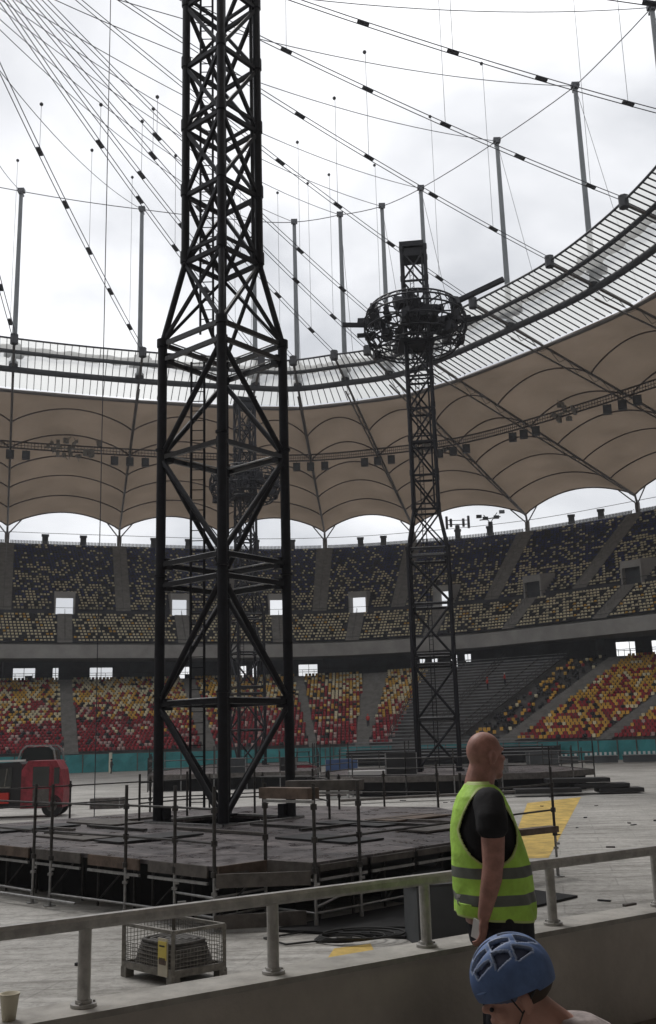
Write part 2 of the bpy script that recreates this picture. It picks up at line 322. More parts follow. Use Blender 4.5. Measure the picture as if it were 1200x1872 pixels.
# dark concourse wall behind the lower tier, with openings to the daylight
def px_s(px, z, f):           # station whose point projects at column px
    best = None
    for i in range(400):
        s = 1 + i * .028; p = lo_pt(s, f, z)
        d = p.dot(fw); x = 600 + FPX * p.dot(r2) / d
        if best is None or abs(x - px) < best[0]: best = (abs(x - px), s)
    return best[1]
WINS = [(21, 63), (94, 106), (163, 207), (436, 470), (545, 582), (764, 782), (793, 806), (826, 838), (848, 862), (1125, 1164), (1192, 1230), (325, 352)]
wins = [(px_s(a_, 11.8, 1.3), px_s(c_, 11.8, 1.3)) for a_, c_ in WINS]
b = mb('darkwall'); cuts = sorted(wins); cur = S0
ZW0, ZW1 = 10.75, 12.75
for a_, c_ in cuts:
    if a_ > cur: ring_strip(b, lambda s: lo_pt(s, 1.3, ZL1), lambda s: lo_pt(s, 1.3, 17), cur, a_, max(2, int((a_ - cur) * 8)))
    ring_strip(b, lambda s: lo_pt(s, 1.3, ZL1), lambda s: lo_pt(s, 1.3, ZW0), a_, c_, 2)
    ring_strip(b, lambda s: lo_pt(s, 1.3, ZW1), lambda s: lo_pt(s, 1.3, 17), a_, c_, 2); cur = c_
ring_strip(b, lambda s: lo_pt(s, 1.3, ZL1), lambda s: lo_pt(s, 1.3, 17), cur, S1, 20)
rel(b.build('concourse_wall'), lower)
for i, (a_, c_) in enumerate(cuts):
    b = mb('dark_steel')
    for s in (a_, c_): b.bar(lo_pt(s, 1.295, ZW0), lo_pt(s, 1.295, ZW1), .15)
    mid = (a_ + c_) / 2; b.bar(lo_pt(mid, 1.295, ZW0), lo_pt(mid, 1.295, ZW1), .08)
    b.bar(lo_pt(a_, 1.295, ZW0 + .75), lo_pt(c_, 1.295, ZW0 + .75), .08)
    if i % 3 == 0: b.box(lo_pt(a_ * .3 + c_ * .7, 1.28, ZW0 + .35), (1.1, .4, .7))
    rel(b.build('window_frame'), lower)
b = mb('dark_steel'); b2 = mb('galv_dark')
for i in range(150):
    s = 1 + i * .075; b.bar(lo_pt(s, 1.02, ZL1), lo_pt(s, 1.02, ZL1 + 1.05), .06)
b.path([lo_pt(1 + i * .05, 1.02, ZL1 + 1.08) for i in range(226)], .04, 4)
rel(b.build('top_railing'), lower)
for s in (1.6, 2.45, 3.5, 4.55, 5.4, 6.3, 7.2, 8.4, 9.3, 10.2):
    b = mb('darkwall'); p = lo_pt(s, 1.14, 0); b.box((p.x, p.y, 12.2), (1.0, 1.0, 3.9)); rel(b.build('column'), lower)
# teal hoarding, its own thing
h = empty('hoarding', lo_pt(4, -.03, -3.3), 0, 'long teal banner hoarding at the foot of the red and yellow stand', 'hoarding')
for s_a, s_b in ((1, 6.35), (6.62, 11.8)):
    b = mb('teal'); n_ = int((s_b - s_a) * 16)
    vs = []
    for i in range(n_ + 1):
        s_ = s_a + (s_b - s_a) * i / n_; wv = .002 * math.sin(i * 1.7)
        vs += [lo_pt(s_, -.03 + wv, -3.28), lo_pt(s_, -.03 - wv, -2.1), lo_pt(s_, -.03 + wv, -1.0 + .02 * math.sin(i * 2.3)), lo_pt(s_, -.012, -1.0)]
    b.add(vs, [(4 * i + k, 4 * i + 4 + k, 4 * i + 5 + k, 4 * i + 1 + k) for i in range(n_) for k in range(3)]); rel(b.build('banner'), h)
for i in range(58):
    s_ = 1 + i * .19
    if 6.35 < s_ < 6.62: continue
    b = mb('grey_wood'); b.bar(lo_pt(s_, -.034, -3.3), lo_pt(s_, -.034, -.95), .12); rel(b.build('banner_post'), h)

# ------------------------------------------------------------------ upper stand
upper = empty('upper_stand', (0, 158, 12.9), 0, 'dark upper seating tier with navy and cream seats under the brown roof', 'grandstand')
UF0, UF1 = (0, 15.2), (9.0, 20.6)        # lower block: r, z
UU0, UU1 = (10.6, 21.4), (33.4, 36.4)    # upper block
NRL, NRU = 10, 27
VW = .075                                  # half width of a portal, in stations (scaled by bay width below)
def portal_hw(s):
    a_, c_ = up_pt(math.floor(s), 10, 0), up_pt(math.floor(s) + 1, 10, 0); return 1.5 / (a_ - c_).length
def stair_rows(b, r0, z0, r1, z1, n, sa, sb, ns):
    for k in range(n):
        ra, rb = r0 + (r1 - r0) * k / n, r0 + (r1 - r0) * (k + 1) / n; za, zb = z0 + (z1 - z0) * k / n, z0 + (z1 - z0) * (k + 1) / n
        ring_strip(b, lambda s: up_pt(s, ra, za), lambda s: up_pt(s, rb, za), sa, sb, ns)
        ring_strip(b, lambda s: up_pt(s, rb, za), lambda s: up_pt(s, rb, zb), sa, sb, ns)
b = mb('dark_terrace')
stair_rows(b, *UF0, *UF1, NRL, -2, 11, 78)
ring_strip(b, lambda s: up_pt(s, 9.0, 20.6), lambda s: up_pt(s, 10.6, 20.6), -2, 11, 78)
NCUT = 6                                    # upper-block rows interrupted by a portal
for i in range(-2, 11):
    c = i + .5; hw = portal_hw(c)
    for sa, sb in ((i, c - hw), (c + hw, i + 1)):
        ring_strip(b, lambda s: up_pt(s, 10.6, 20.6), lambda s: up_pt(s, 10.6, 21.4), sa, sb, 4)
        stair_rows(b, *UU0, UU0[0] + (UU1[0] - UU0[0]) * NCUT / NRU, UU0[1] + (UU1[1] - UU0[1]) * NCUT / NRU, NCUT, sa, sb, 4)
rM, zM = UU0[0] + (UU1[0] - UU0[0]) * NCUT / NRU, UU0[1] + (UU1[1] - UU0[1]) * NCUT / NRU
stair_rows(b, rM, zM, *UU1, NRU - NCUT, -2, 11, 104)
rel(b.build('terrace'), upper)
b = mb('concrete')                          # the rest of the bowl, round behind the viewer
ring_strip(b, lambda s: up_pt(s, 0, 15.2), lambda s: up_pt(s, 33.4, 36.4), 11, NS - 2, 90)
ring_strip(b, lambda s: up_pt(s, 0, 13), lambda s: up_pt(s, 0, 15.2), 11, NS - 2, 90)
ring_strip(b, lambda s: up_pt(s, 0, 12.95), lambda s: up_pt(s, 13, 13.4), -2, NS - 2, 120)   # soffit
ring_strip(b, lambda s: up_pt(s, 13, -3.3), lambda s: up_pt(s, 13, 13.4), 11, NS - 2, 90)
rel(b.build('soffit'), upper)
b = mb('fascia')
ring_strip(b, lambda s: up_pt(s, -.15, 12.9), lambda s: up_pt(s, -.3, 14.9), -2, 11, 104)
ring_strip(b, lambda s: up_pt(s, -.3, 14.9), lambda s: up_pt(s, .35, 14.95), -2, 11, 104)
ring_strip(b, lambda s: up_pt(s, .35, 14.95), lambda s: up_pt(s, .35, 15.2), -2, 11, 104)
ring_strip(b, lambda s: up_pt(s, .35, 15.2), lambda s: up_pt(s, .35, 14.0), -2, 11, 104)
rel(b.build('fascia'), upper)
b = mb('dark_steel'); n_ = 260
b.path([up_pt(-2 + 13 * i / n_, -.1, 15.75) for i in range(n_ + 1)], .035, 4)
rel(b.build('front_rail'), upper)
for i in range(-2, 11):                     # portals
    c = i + .5; hw = portal_hw(c); b = mb('fascia'); zt = 23.9; zr = zM + .5
    for sg in (-1, 1):
        s_ = c + sg * hw; q0, q1 = up_pt(s_, 9.9, 0), up_pt(s_, rM + .2, 0)
        d_ = (q1 - q0).normalized(); nrm = V(-d_.y, d_.x, 0) * .12
        b.add([V(q0.x, q0.y, 20.6) - nrm, V(q1.x, q1.y, 20.6) - nrm, V(q1.x, q1.y, zr) - nrm, V(q0.x, q0.y, 24.4) - nrm,
               V(q0.x, q0.y, 20.6) + nrm, V(q1.x, q1.y, 20.6) + nrm, V(q1.x, q1.y, zr) + nrm, V(q0.x, q0.y, 24.4) + nrm],
              [(0, 1, 2, 3), (7, 6, 5, 4), (0, 3, 7, 4), (3, 2, 6, 7), (0, 4, 5, 1), (1, 5, 6, 2)])
    A, B_ = up_pt(c - hw, 9.9, 0), up_pt(c + hw, 9.9, 0); C_, D_ = up_pt(c - hw, rM + .1, 0), up_pt(c + hw, rM + .1, 0)
    b.add([V(A.x, A.y, 23.3), V(B_.x, B_.y, 23.3), V(B_.x, B_.y, 24.35), V(A.x, A.y, 24.35), V(C_.x, C_.y, zr - .6), V(D_.x, D_.y, zr - .6), V(D_.x, D_.y, zr), V(C_.x, C_.y, zr)],
          [(0, 1, 2, 3), (7, 6, 5, 4), (3, 2, 6, 7), (0, 4, 5, 1)])
    if i >= 5:
        b.use('darkwall'); C2, D2 = up_pt(c - hw, 10.9, 0), up_pt(c + hw, 10.9, 0); b.add([V(C2.x, C2.y, 20.6), V(D2.x, D2.y, 20.6), V(D2.x, D2.y, 24.2), V(C2.x, C2.y, 24.2)], [(0, 1, 2, 3)])  # dark plate added behind the opening so it reads as unlit
    rel(b.build('portal'), upper)
b = mb('galv_dark')
for i in range(-1, 10):
    for r0_, z0_, r1_, z1_, s_ in ((10.8, 21.6, 33, 36.2, i), (.4, 15.4, 8.6, 20.4, i + .5)):
        p0_, p1_ = up_pt(s_, r0_, z0_ + 1.0), up_pt(s_, r1_, z1_ + 1.0); b.tube(p0_, p1_, .035, 4)
        for q in range(9): t_ = p0_.lerp(p1_, q / 8); b.bar(t_ - V(0, 0, 1.0), t_, .04)
for i in range(-2, 10): b.path([up_pt(i + k / 8, 9.15, 21.65) for k in range(9)], .035, 4)
rel(b.build('stair_rails'), upper)
def aisle_strip(b, s, r0, z0, r1, z1, n, half):
    a_, c_ = up_pt(s - .1, r0, 0), up_pt(s + .1, r0, 0); hw = half / (a_ - c_).length * .2
    for k in range(n * 2):
        ra, rb = r0 + (r1 - r0) * k / n / 2, r0 + (r1 - r0) * (k + 1) / n / 2; zb = z0 + (z1 - z0) * (k + 1) / n / 2 + .03; za = zb - (z1 - z0) / n / 2
        ring_strip(b, lambda q: up_pt(q, ra, zb), lambda q: up_pt(q, rb, zb), s - hw, s + hw, 1)
        ring_strip(b, lambda q: up_pt(q, ra, za), lambda q: up_pt(q, ra, zb), s - hw, s + hw, 1)
for i in range(-1, 10):
    b = mb('step'); aisle_strip(b, i, *UU0, *UU1, NRU, 1.2); rel(b.build('stairway'), upper)
    b = mb('step'); aisle_strip(b, i + .5, *UF0, *UF1, NRL, 1.1); rel(b.build('stairway'), upper)
b = mb('dark_steel')                        # spiky rim fence
for i in range(900):
    s = -1.5 + 11.8 * i / 900
    if abs(s - round(s)) < .03: continue
    b.bar(up_pt(s, 33.5, 36.3), up_pt(s, 33.9, 37.25), .16, .16)
b.path([up_pt(-1.5 + 11.8 * i / 240, 33.5, 36.55) for i in range(241)], .1, 4)
rel(b.build('rim_fence'), upper)
# vent stacks standing on the rim
k = 0
for i in range(0, 9):
    for off in (.33, .67):
        s = i + off if i < 9 else i
        if i >= 3 and i <= 5 and off == .33: s = i + .4
        p = up_pt(s, 34.8, 0); b = mb('darkwall'); b.box((0, 0, 1.1), (1.1, 1.1, 2.2)); b.box((0, 0, 2.3), (1.35, 1.35, .25))
        o = b.build('vent_stack', loc=(p.x, p.y, 36.2)); o.rotation_euler.z = math.atan2(-p.x, p.y)
        # label by place along the rim
        tag(o, 'small dark vent stack on the stand rim, %s from the left' % ORD[k], 'vent', 'vent stacks along the rim'); k += 1
b = MB(); b.use('step')                      # lower wall under the seat rows at rim
# ------------------------------------------------------------------ seats
def seat_proto(m):
    b = mb(m); b.box((0, 0, .36), (.42, .40, .05)); b.box((0, .19, .58), (.42, .06, .40)); return b
SV = np.array(seat_proto('seat_red').v); SF = np.array(seat_proto('seat_red').f)
seats = []   # x, y, z, angle, colour, tier
def along(fn, s0, s1, step=.5):
    # walk along a row at equal spacing
    ss = np.linspace(s0, s1, int((s1 - s0) * 60) + 2); P = [fn(s) for s in ss]; acc = [0]
    for i in range(1, len(P)): acc.append(acc[-1] + (P[i] - P[i - 1]).length)
    t = 0; res = []
    for d_ in np.arange(step / 2, acc[-1], step): res.append(float(np.interp(d_, acc, ss)))
    return res
def pick(opts):
    x = random.random(); c = 0
    for k_, w_ in opts:
        c += w_
        if x < c: return k_
    return opts[-1][0]
def blotch(x, y, sc_=.12): return .5 + .5 * math.sin(x * sc_ * 2.1 + 3 * math.sin(y * sc_)) * math.cos(y * sc_ * 1.7 + x * sc_ * .6)
for k in range(NR):
    f = (k + .45) / NR; z = ZL0 + (ZL1 - ZL0) * k / NR; u = k / NR
    fn = lambda s: lo_pt(s, f, z)
    for s in along(fn, 1.0, 11.5, .56):
        if any(abs(s - a_) < h_ * (1 if a_ != 6 else 1) for a_, h_ in LO_AISLE): continue
        if 6.32 < s < 7.06: continue
        if 7.06 < s < 7.9 and random.random() < .45: continue
        p = fn(s); q = fn(s + .01); bl = blotch(p.x, p.y + k * 2, .1)
        uu = u + (bl - .5) * .45 + random.uniform(-.12, .12)
        if s > 7: c = pick([('seat_yellow', .42 + .2 * (uu > .5)), ('seat_red', .38 - .1 * (uu > .5)), ('seat_cream', .1), ('seat_dark', .1)]) if u > .12 + .2 * bl or s < 9 else pick([('seat_red', .8), ('seat_yellow', .12), ('seat_pink', .08)])
        elif uu > .52: c = pick([('seat_cream', .42), ('seat_yellow', .36), ('seat_red', .12), ('seat_dark', .10)])
        elif uu > .36: c = pick([('seat_cream', .26), ('seat_yellow', .27), ('seat_red', .37), ('seat_dark', .10)])
        else: c = pick([('seat_red', .76), ('seat_pink', .18), ('seat_dark', .06)])
        if 7.0 < s < 7.9: c = 'seat_dark' if random.random() < .62 else c
        seats.append((p.x, p.y, z, math.atan2(q.y - p.y, q.x - p.x), c, 0))
for blk, (r0, z0), (r1, z1), n in ((1, UF0, UF1, NRL), (2, UU0, UU1, NRU)):
    for k in range(n):
        r = r0 + (r1 - r0) * (k + .4) / n; z = z0 + (z1 - z0) * k / n; u = k / n
        fn = lambda s: up_pt(s, r, z)
        for s in along(fn, -1.4, 9.6, .56):
            fr = s - math.floor(s); a_, c_ = up_pt(math.floor(s), r, 0), up_pt(math.floor(s) + 1, r, 0); bw = (a_ - c_).length
            if blk == 1 and abs(fr - .5) * bw < 1.3: continue
            if blk == 2 and (min(fr, 1 - fr) * bw < 1.35 or (k < NCUT and abs(fr - .5) * bw < 2.2)): continue
            p = fn(s); q = fn(s + .01); bl = blotch(p.x, p.y + k * 2, .13)
            if blk == 1: c = pick([('seat_cream', .72), ('seat_yellow', .06), ('seat_dark', .22)])
            else:
                uu = u + (bl - .5) * .4
                pc = .66 if uu < .22 else .50 if uu < .45 else .28 if uu < .68 else .15
                c = pick([('seat_cream', pc), ('seat_navy', .80 - pc), ('seat_dark', .2)])
            seats.append((p.x, p.y, z, math.atan2(q.y - p.y, q.x - p.x), c, blk))
def inframe(x, y, z):
    p = V(x, y, z + .5); d_ = p.dot(fw); X = 600 + FPX * p.dot(r2) / d_; Y = 936 - FPX * p.dot(u2) / d_
    return 0 < X < 1200 and 0 < Y < 1872
cand = sorted([i for i, s in enumerate(seats) if s[5] == 0 and s[4] != 'seat_dark' and inframe(*s[:3])], key=lambda i: math.hypot(seats[i][0], seats[i][1]))[:290]
cs = set(cand); cols = ['seat_red', 'seat_yellow', 'seat_cream', 'seat_pink', 'seat_navy', 'seat_dark']
rest = sorted([s for i, s in enumerate(seats) if i not in cs], key=lambda q: q[5] > 0)
b_ = mb('seat_cream'); b_.box((0, 0, .36), (.38, .36, .05)); b_.box((0, .17, .49), (.37, .06, .25)); SV2 = np.array(b_.v); nv = len(SV)
A_ = np.array([[s[0], s[1], s[2], s[3]] for s in rest]); ca, sa_ = np.cos(A_[:, 3])[:, None], np.sin(A_[:, 3])[:, None]
TT = np.array([s[5] > 0 for s in rest])[:, None]; PX, PY, PZ = (np.where(TT, SV2[None, :, k], SV[None, :, k]) for k in range(3))
X = A_[:, 0, None] + PX * ca - PY * sa_; Y = A_[:, 1, None] + PX * sa_ + PY * ca; Z = A_[:, 2, None] + PZ
VV = np.stack([X, Y, Z], -1).reshape(-1, 3); FF = (SF[None] + (np.arange(len(rest)) * nv)[:, None, None]).reshape(-1, 4)
me = bpy.data.meshes.new('stadium_seats'); me.vertices.add(len(VV)); me.vertices.foreach_set('co', VV.ravel()); me.loops.add(FF.size); me.loops.foreach_set('vertex_index', FF.ravel().astype(np.int32))
me.polygons.add(len(FF)); me.polygons.foreach_set('loop_start', np.arange(0, FF.size, 4, dtype=np.int32))
for c in cols: me.materials.append(M[c])
me.polygons.foreach_set('material_index', np.repeat([cols.index(s[4]) for s in rest], len(SF)).astype(np.int32)); me.update(calc_edges=True); me.validate()
o = bpy.data.objects.new('stadium_seats', me); COL.objects.link(o); tag(o, 'thousands of plastic seats in rows on both tiers of the stand', 'seats', kind='stuff')
protos = {}
CN = {'seat_red': 'red', 'seat_yellow': 'yellow', 'seat_cream': 'cream', 'seat_pink': 'pale pink'}
for i in cand:
    s = seats[i]
    if s[4] not in protos: ob = seat_proto(s[4]).build('stadium_seat'); protos[s[4]] = ob
    else: ob = protos[s[4]].copy(); COL.objects.link(ob)
    ob.location = s[:3]; ob.rotation_euler = (0, 0, s[3])
    tag(ob, CN[s[4]] + ' plastic seat at the right edge of the lower stand', 'seat', 'seats of the lower stand nearest the right edge')

# ------------------------------------------------------------------ temporary grandstand without seats
tri = empty('temporary_grandstand', (20, 128, -3.3), 0, 'bare grey metal grandstand without seats, built over the red and yellow stand', 'grandstand')
b = mb('tribune')
for k in range(24):
    f0, f1 = k / 24, (k + 1) / 24; z0 = ZL0 + (ZL1 - ZL0) * f0 + .9; z1 = z0 + (ZL1 - ZL0) / 24
    ring_strip(b, lambda s: lo_pt(s, f0, z0), lambda s: lo_pt(s, f1 - .012, z0), 6.32, 7.04, 10)
    ring_strip(b, lambda s: lo_pt(s, f0, z0 - .14), lambda s: lo_pt(s, f0, z0), 6.32, 7.04, 10)
    b.path([lo_pt(6.32 + .06 * j, f0 + .012, z0 + .42) for j in range(13)], .05, 4)
rel(b.build('bench_deck'), tri)
b = mb('galv_dark')
for s in (6.32, 6.5, 6.68, 6.86, 7.04):
    b.bar(lo_pt(s, 0, ZL0 + .95), lo_pt(s, 1, ZL1 + .95), .12)
    for k in range(0, 25, 2):
        f0 = k / 24; zz = ZL0 + (ZL1 - ZL0) * f0 + .9
        if s in (6.32, 7.04, 6.68): b.bar(lo_pt(s, f0, zz), lo_pt(s, f0, zz + 1.1), .06)
    if s in (6.32, 7.04, 6.68): b.bar(lo_pt(s, 0, ZL0 + 2), lo_pt(s, 1, ZL1 + 2), .06); b.bar(lo_pt(s, 0, ZL0 + 1.5), lo_pt(s, 1, ZL1 + 1.5), .05)
rel(b.build('guard_frame'), tri)
b = mb('tribune')
for k in range(6):
    y_ = 122.5 + k * 1.6; z_ = -2.3 + k * .36
    b.box((13 + k * .1, y_, z_), (27 - k * .8, 1.0, .10), R(-14)); b.box((13 + k * .1, y_ - .4, z_ + .40), (27 - k * .8, .30, .05), R(-14))
rel(b.build('front_benches'), tri)
b = mb('black_cloth'); b.box((15, 129, -2.35), (26, 8, 1.8), R(-14)); rel(b.build('skirt'), tri)

# ------------------------------------------------------------------ roof
roof = empty('stadium_roof', (0, 130, 36.4), 0, 'ring roof of brown membrane panels and a glass canopy over the stands', 'roof')
def rz_(t): return 48 - 8 * t
TM0 = .105; TARC = [.27, .42, .555, .69, .845]
def panel_z(t, v):            # barrel height between trusses, full at every arch
    k = math.sin(math.pi * min(1, max(0, v))) ** .8; base = rz_(t)
    amp = 0 if t <= TM0 else 2.7 * min(1, (t - TM0) / (TARC[0] - TM0)) ** .7
    marks = [TM0] + TARC + [1.0]; sag = 0
    for a_, c_ in zip(marks, marks[1:]):
        if a_ <= t <= c_: sag = math.sin(math.pi * (t - a_) / (c_ - a_)) * .35
    return base + (amp - sag) * k
def mem_pt(i, t, v):
    a0, b0 = radial(i); a1, b1 = radial(i + 1); p0 = a0 + (b0 - a0) * t; p1 = a1 + (b1 - a1) * t
    # follow a gently scalloped outer edge
    q = p0 + (p1 - p0) * v
    if t > .9: q = q - ((b0 - a0) / np.linalg.norm(b0 - a0)) * 1.2 * (t - .9) / .1 * math.sin(math.pi * v)
    return V(q[0], q[1], panel_z(t, v))
for i in range(-2, NS - 2):
    near = i <= 9; nu, nv_ = (20, 28) if near else (6, 8)
    b = mb('membrane'); vs = []
    for jt in range(nv_ + 1):
        t = TM0 + (1 - TM0) * jt / nv_
        for jv in range(nu + 1): vs.append(mem_pt(i, t, jv / nu))
    b.add(vs, [(jt * (nu + 1) + jv, jt * (nu + 1) + jv + 1, (jt + 1) * (nu + 1) + jv + 1, (jt + 1) * (nu + 1) + jv) for jt in range(nv_) for jv in range(nu)], True)
    pn = rel(b.build('membrane_panel'), roof)
    if near:
        for t in TARC + [1.0]:
            c = mb('arch'); c.path([mem_pt(i, t, jv / 20) - V(0, 0, .12) for jv in range(21)], .125 if t < 1 else .12, 6); ob = c.build('arch'); ob.parent = pn
    # radial truss
    if near:
        c = mb('truss')
        for dz, r_ in ((-.1, .17), (-1.3, .12)):
            c.tube(rp_(i, -.11 if dz > -1 else .0, rz_(0) + dz + (.9 if dz > -1 else -.3)), rp_(i, 1, rz_(1) + dz * (1 if dz > -1 else .3)), r_, 6)
        for k in range(16):
            t0, t1 = k / 16, (k + .5) / 16
            c.bar(rp_(i, t0, rz_(t0) - .1), rp_(i, t1, rz_(t1) - 1.2 + .6 * t1), .06); c.bar(rp_(i, t1, rz_(t1) - 1.2 + .6 * t1), rp_(i, t1 + .5 / 16, rz_(t1) - .1), .06)
        rel(c.build('radial_truss'), roof)
        # post under the tip, with V struts
        c = mb('truss'); p0 = up_pt(i, 34.6, 36.0); p1 = rp_(i, 1, 39.9); c.tube(p0, V(p0.x, p0.y, 38.6), .45, 10); c.tube(V(p0.x, p0.y, 38.5), p1, .2, 6)
        for ds in (-.12, .12):
            q_ = rp_(i + ds, .985, 41.0); c.tube(V(p0.x, p0.y, 38.3), q_, .12, 6)
        rel(c.build('post'), roof)
# wide curved beams and the canopy
def ring_path(t, z, n=8, s0=-2, s1=10.5): return [rp_(s0 + (s1 - s0) * k / (n * 13), t, z) for k in range(n * 13 + 1)]
for name, t, z, r_, m_ in (('ring_beam', 0.0, 47.6, .42, 'dark_steel'), ('inner_beam', -.065, 48.5, .28, 'dark_steel'), ('glass_edge', -.112, 49.1, .13, 'dark_steel'), ('membrane_edge', .105, 46.9, .26, 'truss'), ('outer_pipe', .985, 38.6, .05, 'dark_steel')):
    b = mb(m_); b.path(ring_path(t, z), r_, 8); rel(b.build(name), roof)
b = mb('canopy')
ring_strip(b, lambda s: rp_(s, -.112, 49.15), lambda s: rp_(s, .1, 47.35), -2, 10.5, 160)
rel(b.build('glass_canopy'), roof)
b = mb('canopy'); ring_strip(b, lambda s: rp_(s, -.112, 49.15), lambda s: rp_(s, .1, 47.35), 10.5, NS - 2, 90); rel(b.build('glass_canopy'), roof)
b = mb('black_steel')
for i in range(-2, 10):
    nb = max(7, int(round((rp_(i, 0, 0) - rp_(i + 1, 0, 0)).length * 1.12)))
    for k in range(nb):
        s = i + k / nb; b.bar(rp_(s, -.112, 49.1), rp_(s, .1, 47.3), .08, .15)
rel(b.build('glazing_bars'), roof)
# folded roof cloth and carriages resting on the canopy, seen through it
b = mb('dark_steel')
for i in range(-1, 10):
    for k in range(10):
        t = -.03 + .05 * random.random(); s = i + random.uniform(-.07, .07); rr_ = random.uniform(.5, 1.1)
        b.box(rp_(s, t, 49.6 + random.random() * .8), (rr_ * 1.3, rr_, .7), random.random() * 3)
rel(b.build('carriage'), roof)
b = mb('dark_steel')
b.path([rp_(-1.5 + 11.5 * k / 220, -.028 + .004 * math.sin(k * 1.3), 49.6 + .05 * math.sin(k * 2.1)) for k in range(221)], [.55 + .04 * math.sin(k * 1.9) for k in range(221)], 7)
rel(b.build('folded_cloth'), roof)
# catwalk
TW = .385; ZWK = 43.9
b = mb('catwalk_paint')
for dz in (0, 1.0): b.path(ring_path(TW, ZWK + dz, 8), .13, 5)
for dz in (.5,): b.path(ring_path(TW, ZWK + dz, 8), .05, 4)
for k in range(420):
    s = -1.5 + 11.5 * k / 420; b.bar(rp_(s, TW, ZWK), rp_(s, TW, ZWK + 1.0), .07)
for i in range(-1, 10): b.tube(rp_(i, TW, ZWK + 1), rp_(i, TW, rz_(TW)), .1, 6)
rel(b.build('catwalk'), roof)
k = 0
for i in range(0, 9):
    for ds in (-1, 0, 1):
        bw = (rp_(i, TW, 0) - rp_(i + 1, TW, 0)).length; s = i + ds * 2.3 / bw; p = rp_(s, TW, ZWK - 1.0)
        b = mb('black_plastic'); b.box((0, 0, 0), (1.15, .8, 1.25)); b.box((0, -.4, -.1), (.75, .12, .8)); b.bar((0, 0, .5), (0, 0, 1.0), .1)
        b.use('dark_steel'); b.box((0, -.47, -.1), (.5, .03, .5))
        o = b.build('floodlight', loc=p); o.rotation_euler = (0, 0, math.atan2(-p.x, p.y) + math.pi * 0)
        tag(o, 'black floodlight under the roof catwalk, %s from the left' % ORD[k], 'floodlight', 'floodlights on the catwalk'); k += 1
for j, (i, off) in enumerate(((0, .42), (4.6, .1), (6, .45), (7, .5), (8, .3), (0, .62), (7, .75))):
    s = i + off; b = mb('wire'); n0 = rp_(s, TW, ZWK); b.bar(rp_(s - .14, TW, ZWK + .5) - n0, rp_(s + .14, TW, ZWK + .5) - n0, .2)
    for q in range(14):
        a_ = rp_(s + random.uniform(-.12, .12) * (2 if i > 2 and i < 6 else 1), TW, ZWK + random.uniform(-.7, 1.8)); l_ = random.uniform(.3, .9)
        b.box(a_ - n0, (.5, .4, l_), random.random()); b.bar(a_ - n0, a_ - n0 + V(random.uniform(-.7, .7), 0, random.uniform(-.9, .9)), .08)
    o = b.build('lamp_cluster', loc=n0); tag(o, 'grey lamps and brackets on the roof catwalk, %s' % ['left of the tall near tower', 'behind the far tower', 'right of the ring tower', 'near the right edge', 'at the far right', 'just left of the near tower leg', 'beside the right edge lamps'][j], 'lamps', 'lamp clusters on the catwalk')

# ------------------------------------------------------------------ masts, cables
HUB_T, HUB_B = V(-32, 64, 69), V(-32, 64, 62)
names_m = ['by the left edge', 'second from the left', 'just right of the near tower', 'fourth from the left', 'fifth from the left', 'left of the ring tower', 'behind the ring tower head', 'right of the ring tower', 'second from the right edge', 'at the right edge']
for i in range(-1, 11):
    a_, _ = radial(i); r_ = .34 if True else .3
    b = mb('mast'); b.tube((0, 0, 0), (0, 0, 25), .36, 10, .26)
    b.use('dark_steel'); b.box((0, 0, 25.1), (.9, .7, .5)); b.box((0, 0, 24.6), (.5, 1.1, .25)); b.tube((0, 0, -.3), (0, 0, .6), .6, 10)
    if i == -1: lb = 'grey steel roof mast outside the left edge'
    elif i == 10: lb = 'grey steel roof mast beyond the right edge'
    else: lb = 'tall grey steel roof mast, ' + names_m[i]
    tag(b.build('roof_mast', loc=(a_[0], a_[1], 48)), lb, 'mast', 'masts on the inner roof ring')
def sagline(p, q, sag, n=14): return [p.lerp(q, k / n) - V(0, 0, sag * 4 * (k / n) * (1 - k / n)) for k in range(n + 1)]
b = mb('cable')
for i in range(-1, 10): b.path(sagline(V(*radial(i)[0], 73), V(*radial(i + 1)[0], 73), .15, 4), .06, 5)
tag(b.build('ring_cable'), 'thin dark cable linking the tops of the roof masts', 'cable')
